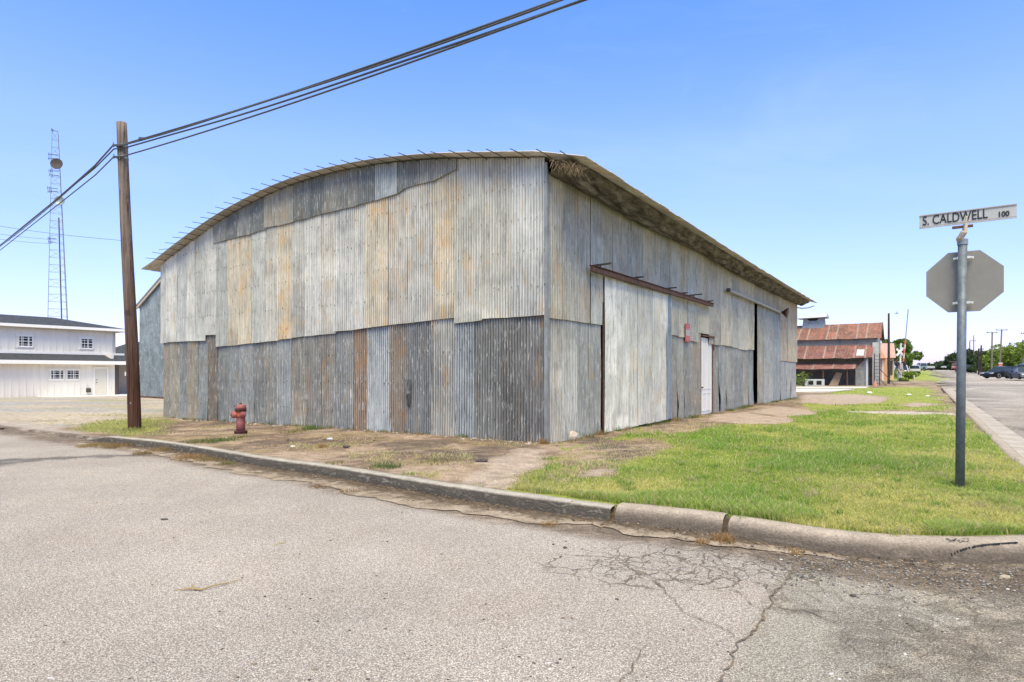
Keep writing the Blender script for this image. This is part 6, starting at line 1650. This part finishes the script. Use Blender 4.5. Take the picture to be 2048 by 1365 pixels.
# ---- railway crossing
cx_ = P(1800, 763, 74)
cr_ = empty('crossing_signal', tuple(cx_), 'white railway crossbuck mast with warning lights and a raised gate arm', 'crossing signal')
WM = simple('signal_white', (.66, .64, .58), .6, .08); BK = simple('signal_black', (.025, .025, .03), .6)
mb = MB(); mb.tube([P(1800, 764, 74), P(1801.5, 688, 74)], .10, 10); mb.build('mast', WM, cr_)
mb = MB(); q_ = P(1799, 757, 74); mb.box(q_ + Vector((0, 0, .0)), (.36, .36, 1.2)); mb.build('mast_base', simple('signal_grey', (.42, .40, .37), .6), cr_)
for a_, b_ in (((1793, 712), (1807, 696)), ((1793, 698), (1807, 711))):
    mb = MB(); mb.bar(P(*a_, 73.85 - .03 * (a_[1] > 700)), P(*b_, 73.85 - .03 * (a_[1] > 700)), .04, .26, up=(0, 0, 1)); mb.build('crossbuck_blade', WM, cr_)
for px in (1793, 1808):
    mb = MB(); mb.lathe([(.30, 0), (.30, .06), (.12, .07), (.12, .2)], P(px, 728, 73.8), 16, (0, -1, 0)); mb.build('signal_light', BK, cr_)
mb = MB(); mb.bar(P(1790, 724, 73.95), P(1811, 724, 73.95), .08); mb.build('light_bar', WM, cr_)
m_ = N('gate_stripes'); sp_ = m_.t.nodes.new('ShaderNodeSeparateXYZ'); m_.link(m_.coord(), sp_.inputs[0]); st_ = m_.math('FRACT', m_.math('MULTIPLY', sp_.outputs[2], .9))
GS = m_.fin(m_.ramp(st_, [(.0, (.45, .12, .06)), (.5, (.50, .42, .33))], 'CONSTANT'), .6)
mb = MB(); mb.bar(P(1806.5, 724, 73.7), P(1811, 680, 73.7), .10, .16); mb.build('gate_arm', GS, cr_)
mb = MB(); mb.bar(P(1811, 680, 73.7), P(1816.5, 619, 73.7), .06, .09); mb.build('gate_arm_tip', M['galv'], cr_)
mb = MB(); mb.box(P(1801, 733, 73.8), (.35, .4, .7)); mb.prism([P(1795, 738, 73.7), P(1808, 738, 73.7), P(1802, 750, 73.7)], (0, .3, 0)); mb.build('gate_mechanism', simple('mech_tan', (.36, .31, .26), .6), cr_)
mb = MB(); mb.ico(P(1802, 689, 74), .16, (1, 1, .7), 0); mb.build('bell', WM, cr_)
mb = MB(); q_ = P(1798, 766, 73.5); mb.box(q_, (2.1, 1.2, .35)); mb.box(P(1784, 767, 73.5) , (3.4, .25, .2)); tag(mb.build('planter', simple('dark_timber', (.07, .055, .05), .9), org=q_), 'dark timber edged bed around the crossing mast', 'planter')
# small dark shape in the sky by the dark pole
mb = MB(); q_ = P(1793.5, 627, 95); mb.tube([q_ + Vector((-.35, 0, 0)), q_, q_ + Vector((.35, 0, .02))], [.02, .09, .02], 6); mb.bar(q_, q_ + Vector((.03, 0, .32)), .04)
tag(mb.build('bird', simple('dark_bird', (.10, .11, .13), .8), org=q_), 'small dark bird in the sky right of the slim pole', 'bird')
# ---- cars
def carmat(name, col, rough=.3): 
    m = N(name); n = m.noise(m.coord(), 2, 3, .5); return m.fin(m.mix(m.math('MULTIPLY', n, .25), col, tuple(x * .7 for x in col)), rough, .0, .5)
TY = M['rubber']; RIM = simple('wheel_rim', (.35, .35, .35), .4, .1, 5, .6); LT = simple('lamp_glass', (.65, .65, .6), .2); TL = simple('tail_lamp', (.35, .02, .02), .3); GLS = simple('car_glass', (.02, .025, .03), .08, .1, 3, spec=.8); BLKT = simple('black_trim', (.03, .03, .03), .6)
def smoothprof(pts): return pts
def car(px, Yd, heading, L_, Wd, H_, mat, kind, label, group, name='parked_car', zb=None, cat='car'):
    x = (px - CX) / F * Yd; z = zt(px, Yd) if zb is None else zb
    t = empty(name, (x, Yd, z), label, cat, group)
    t.rotation_euler = (0, 0, heading)           # +x forward
    h, l, w = H_, L_, Wd / 2
    bel = .56 * h if kind != 'pickup' else .58 * h
    if kind == 'suv': low = [(-.5, .20), (-.5, .5), (-.485, .56), (.22, .57), (.44, .50), (.495, .40), (.5, .20)]; roof_ = [(-.485, .56), (-.44, .90), (-.36, .985), (.02, 1.0), (.10, .95), (.235, .57)]
    elif kind == 'sedan': low = [(-.5, .22), (-.5, .55), (-.47, .66), (-.30, .64), (.22, .60), (.45, .52), (.5, .40), (.5, .20)]; roof_ = [(-.36, .64), (-.20, .94), (-.05, 1.0), (.04, .97), (.22, .60)]
    elif kind == 'pickup': low = [(-.5, .25), (-.5, .58), (.20, .58), (.44, .54), (.495, .44), (.5, .22)]; roof_ = [(-.08, .58), (-.05, .94), (0, 1.0), (.10, .98), (.215, .58)]
    def section(prof, wf, in_top=0.0, z0=0.0, z1=1.0):
        mb = MB(); n = len(prof); vs = []
        for sgn in (-1, 1):
            for (a, b) in prof:
                k = 1 - in_top * max(0, (b - z0) / (z1 - z0)); vs.append((a * l, sgn * w * wf * k, b * h))
        fs = [tuple(range(n - 1, -1, -1)), tuple(range(n, 2 * n))] + [(i, (i + 1) % n, n + (i + 1) % n, n + i) for i in range(n)]
        mb.add(vs, fs); return mb
    def arch(prof):                      # wheel arches cut into the lower outline
        out = []
        for c in (.31, -.31):
            for k in range(7):
                a = math.pi * k / 6; out.append((c + .105 * math.cos(a), .20 + .27 * math.sin(a) * (1.0)))
        return prof + out
    body = section(arch(low), 1.0).build('body', mat, t, local=True, bevel=.03)
    gl = section([(a * .985, b * .985 + .01) for a, b in roof_], .93, .22, .56, 1.0).build('glass', GLS, t, local=True)
    mb = section([roof_[i] for i in range(len(roof_)) if roof_[i][1] > .85] , .90, .20, .56, 1.0) if True else None
    top = [p for p in roof_ if p[1] > .85]
    mb = MB()
    for (a0, b0), (a1, b1) in zip(top[:-1], top[1:]):
        k0_ = .93 * (1 - .22 * (b0 - .56) / .44); k1_ = .93 * (1 - .22 * (b1 - .56) / .44)
        mb.add([(a0 * l, -w * k0_, b0 * h + .012), (a0 * l, w * k0_, b0 * h + .012), (a1 * l, w * k1_, b1 * h + .012), (a1 * l, -w * k1_, b1 * h + .012)], [(0, 1, 2, 3)])
    for sgn in (-1, 1):
        for (fa, fb_) in ((roof_[0], top[0]), (roof_[-1], top[-1])):
            mb.bar((fa[0] * l, sgn * w * .935, fa[1] * h), (fb_[0] * l, sgn * w * .93 * (1 - .22 * (fb_[1] - .56) / .44), fb_[1] * h), .07)
        mid = -.12 if kind != 'pickup' else .04; mb.bar((mid * l, sgn * w * .935, .56 * h), (mid * l, sgn * w * .735, .97 * h), .06)
        mb.bar((top[0][0] * l, sgn * w * .75, top[0][1] * h), (top[-1][0] * l, sgn * w * .75, top[-1][1] * h), .06)
    mb.build('roof', mat, t, local=True)
    wr_ = .235 * h
    for cxw in (.31, -.31):
        for sgn in (-1, 1):
            mb = MB(); mb.lathe([(wr_ * .62, -.11), (wr_ * .96, -.11), (wr_, -.07), (wr_, .07), (wr_ * .96, .11), (wr_ * .62, .11)], (cxw * l, sgn * (w - .10), wr_), 20, (0, 1, 0)); wl = mb.build('wheel', TY, t, local=True)
            mb = MB(); mb.lathe([(.03, -.10), (wr_ * .6, -.115), (wr_ * .64, -.10), (wr_ * .64, .10), (wr_ * .6, .115), (.03, .10)], (cxw * l, sgn * (w - .10), wr_), 16, (0, 1, 0)); mb.build('rim', RIM, wl, local=True)
    for sgn in (-1, 1):
        mb = MB(); mb.box((.478 * l, sgn * w * .72, .44 * h), (.10 * l * .5, w * .4, .09 * h)); mb.build('headlight', LT, t, local=True)
        mb = MB(); mb.box((-.495 * l, sgn * w * .84, .47 * h), (.05, w * .2, .15 * h)); mb.build('tail_light', TL, t, local=True)
        mb = MB(); mb.box((.19 * l, sgn * (w + .08), .60 * h), (.12, .16, .12)); mb.build('wing_mirror', BLKT, t, local=True)
    mb = MB(); mb.box((.50 * l, 0, .27 * h), (.08, w * 1.9, .12 * h)); mb.box((-.50 * l, 0, .27 * h), (.08, w * 1.9, .12 * h)); mb.build('bumper', BLKT if kind == 'pickup' else mat, t, local=True)
    mb = MB(); mb.box((0, 0, .16 * h), (l * .9, w * 1.6, .1 * h)); mb.build('underbody', BLKT, t, local=True)
    return t
CB = carmat('car_black', (.012, .013, .018), .22); CG = carmat('car_grey', (.16, .165, .17)); CW = carmat('car_white', (.62, .61, .58)); CR = carmat('car_red', (.25, .05, .05)); CS = carmat('car_silver', (.42, .43, .42))
hd = math.atan2(D1[1], D1[0])
grp = 'cars parked along the cross street'
car(2006, 84, R(188), 5.2, 1.95, 1.68, CB, 'suv', 'black estate car with a bright front parked at the far kerb on the right', grp, zb=zpx(757.5, 84))
car(2046, 80, R(-112), 4.6, 1.85, 1.5, CG, 'sedan', 'dark grey car cut by the right edge of the photo', grp, zb=zpx(759, 80))
car(2052, 92, R(188), 5.2, 1.95, 1.8, CW, 'suv', 'white vehicle roof showing behind the dark cars', grp, zb=zpx(752, 92))
car(1803, 96, hd, 4.6, 1.9, 1.95, CW, 'suv', 'white sport utility vehicle seen from behind the crossing mast', grp, zb=zpx(755, 96))
car(1829, 122, hd, 5.4, 2.0, 1.85, CW, 'pickup', 'white pickup seen from behind, right of the crossing', grp, zb=zpx(749, 122))
car(1845, 150, hd + R(40), 5.4, 2.0, 1.95, CS, 'pickup', 'silver pickup turning at the far left kerb', grp, zb=zpx(742, 150))
car(1899, 210, R(185), 4.8, 1.9, 1.6, CS, 'sedan', 'pale car far down the street', grp, zb=zpx(738, 210))
car(1913, 150, hd + math.pi, 5.0, 1.95, 1.8, CR, 'suv', 'dark red vehicle partly hidden by the sign post', grp, zb=zpx(741, 150))
car(1932, 160, R(180), 4.6, 1.85, 1.5, CB, 'sedan', 'dark car peeking out just right of the sign post', grp, zb=zpx(741, 160))
car(1778, 108, hd, 5.0, 2.0, 2.1, CW, 'suv', 'white van parked behind the dark slim pole', grp, zb=zpx(748, 108), name='parked_van', cat='van')
# ---- small things on the right
sg_ = empty('small_sign', tuple(P(2001, 742, 100)), 'small white and red sign on a post behind the black car', 'sign')
mb = MB(); mb.bar(P(2001, 748, 100), P(2001, 728, 100), .08); mb.build('post', GYW, sg_)
mb = MB(); mb.box(P(2001, 731, 99.9), (.62, .04, .45)); mb.build('red_panel', M['sign_red'], sg_)
mb = MB(); mb.box(P(2001, 727, 99.9), (.68, .05, .22)); mb.box(P(2001, 731, 99.86), (.5, .04, .09)); mb.build('white_panel', M['sign_face'], sg_)
rb_ = empty('red_brick_building', tuple(P(1968, 740, 175)), 'low red brick building between the dark poles', 'building')
mb = MB(); mb.prism([P(1950, 742, 175), P(1985, 742, 175), P(1985, 723, 175), P(1950, 723, 175)], (0, 8, 0)); mb.build('wall', simple('red_brick', (.26, .10, .08), .9, .2, 2), rb_)
mb = MB(); mb.prism([P(1949, 723.5, 174), P(1986, 723.5, 174), P(1986, 721.5, 174), P(1949, 721.5, 174)], (0, 10, 0)); mb.build('roof', simple('brick_roof', (.20, .15, .13), .9), rb_)
for px in (1956, 1966, 1977):
    mb = MB(); mb.prism([P(px, 735, 174.9), P(px + 4, 735, 174.9), P(px + 4, 727, 174.9), P(px, 727, 174.9)], (0, -.05, 0)); mb.build('window', M['black_glass'], rb_)
tb_ = empty('tan_building', tuple(P(1940, 740, 195)), 'low pale tan building just right of the sign post', 'building')
mb = MB(); mb.prism([P(1934, 741, 195), P(1947, 741, 195), P(1947, 727, 195), P(1934, 727, 195)], (0, 8, 0)); mb.build('wall', simple('tan_wall', (.45, .36, .27), .9), tb_)
mb = MB(); mb.prism([P(1932, 727, 194), P(1949, 727, 194), P(1948, 724, 194), P(1934, 724, 194)], (0, 10, 0)); mb.build('roof', simple('tan_roof', (.40, .24, .17), .9), tb_)
bush(1945, 150, 2.4, 1.6, LF3, 'dark shrub in front of the tan building', 90, zb=zpx(741, 150)); 
# small marker on the left kerb of the street
mb = MB(); q_ = P(1828, 763, 78); mb.bar(q_ + Vector((0, 0, -.1)), q_ + Vector((0, 0, .75)), .2, .12); tag(mb.build('marker_post', simple('marker_tan', (.50, .45, .36), .8), org=q_, bevel=.03), 'short pale marker post at the corner past the crossing', 'post')
# concrete drive and rail lines in front of the barn
mb = MB()
def gp3(px, py, dz=0): p = G(px, py); return (p[0], p[1], float(Hraw(*p)) + dz)
for (pa, pb2, pc_, pd), dz in (([(1560, 785.5), (1668, 784), (1715, 778.5), (1560, 778.5)], .02), ([(1560, 777.5), (1730, 777), (1740, 774), (1560, 774)], .02)):
    mb.add([gp3(*pa, dz), gp3(*pb2, dz), gp3(*pc_, dz), gp3(*pd, dz)], [(0, 1, 2, 3)])
tag(mb.build('driveway', simple('pale_concrete', (.60, .55, .47), .85, .1, 1)), kind='structure')
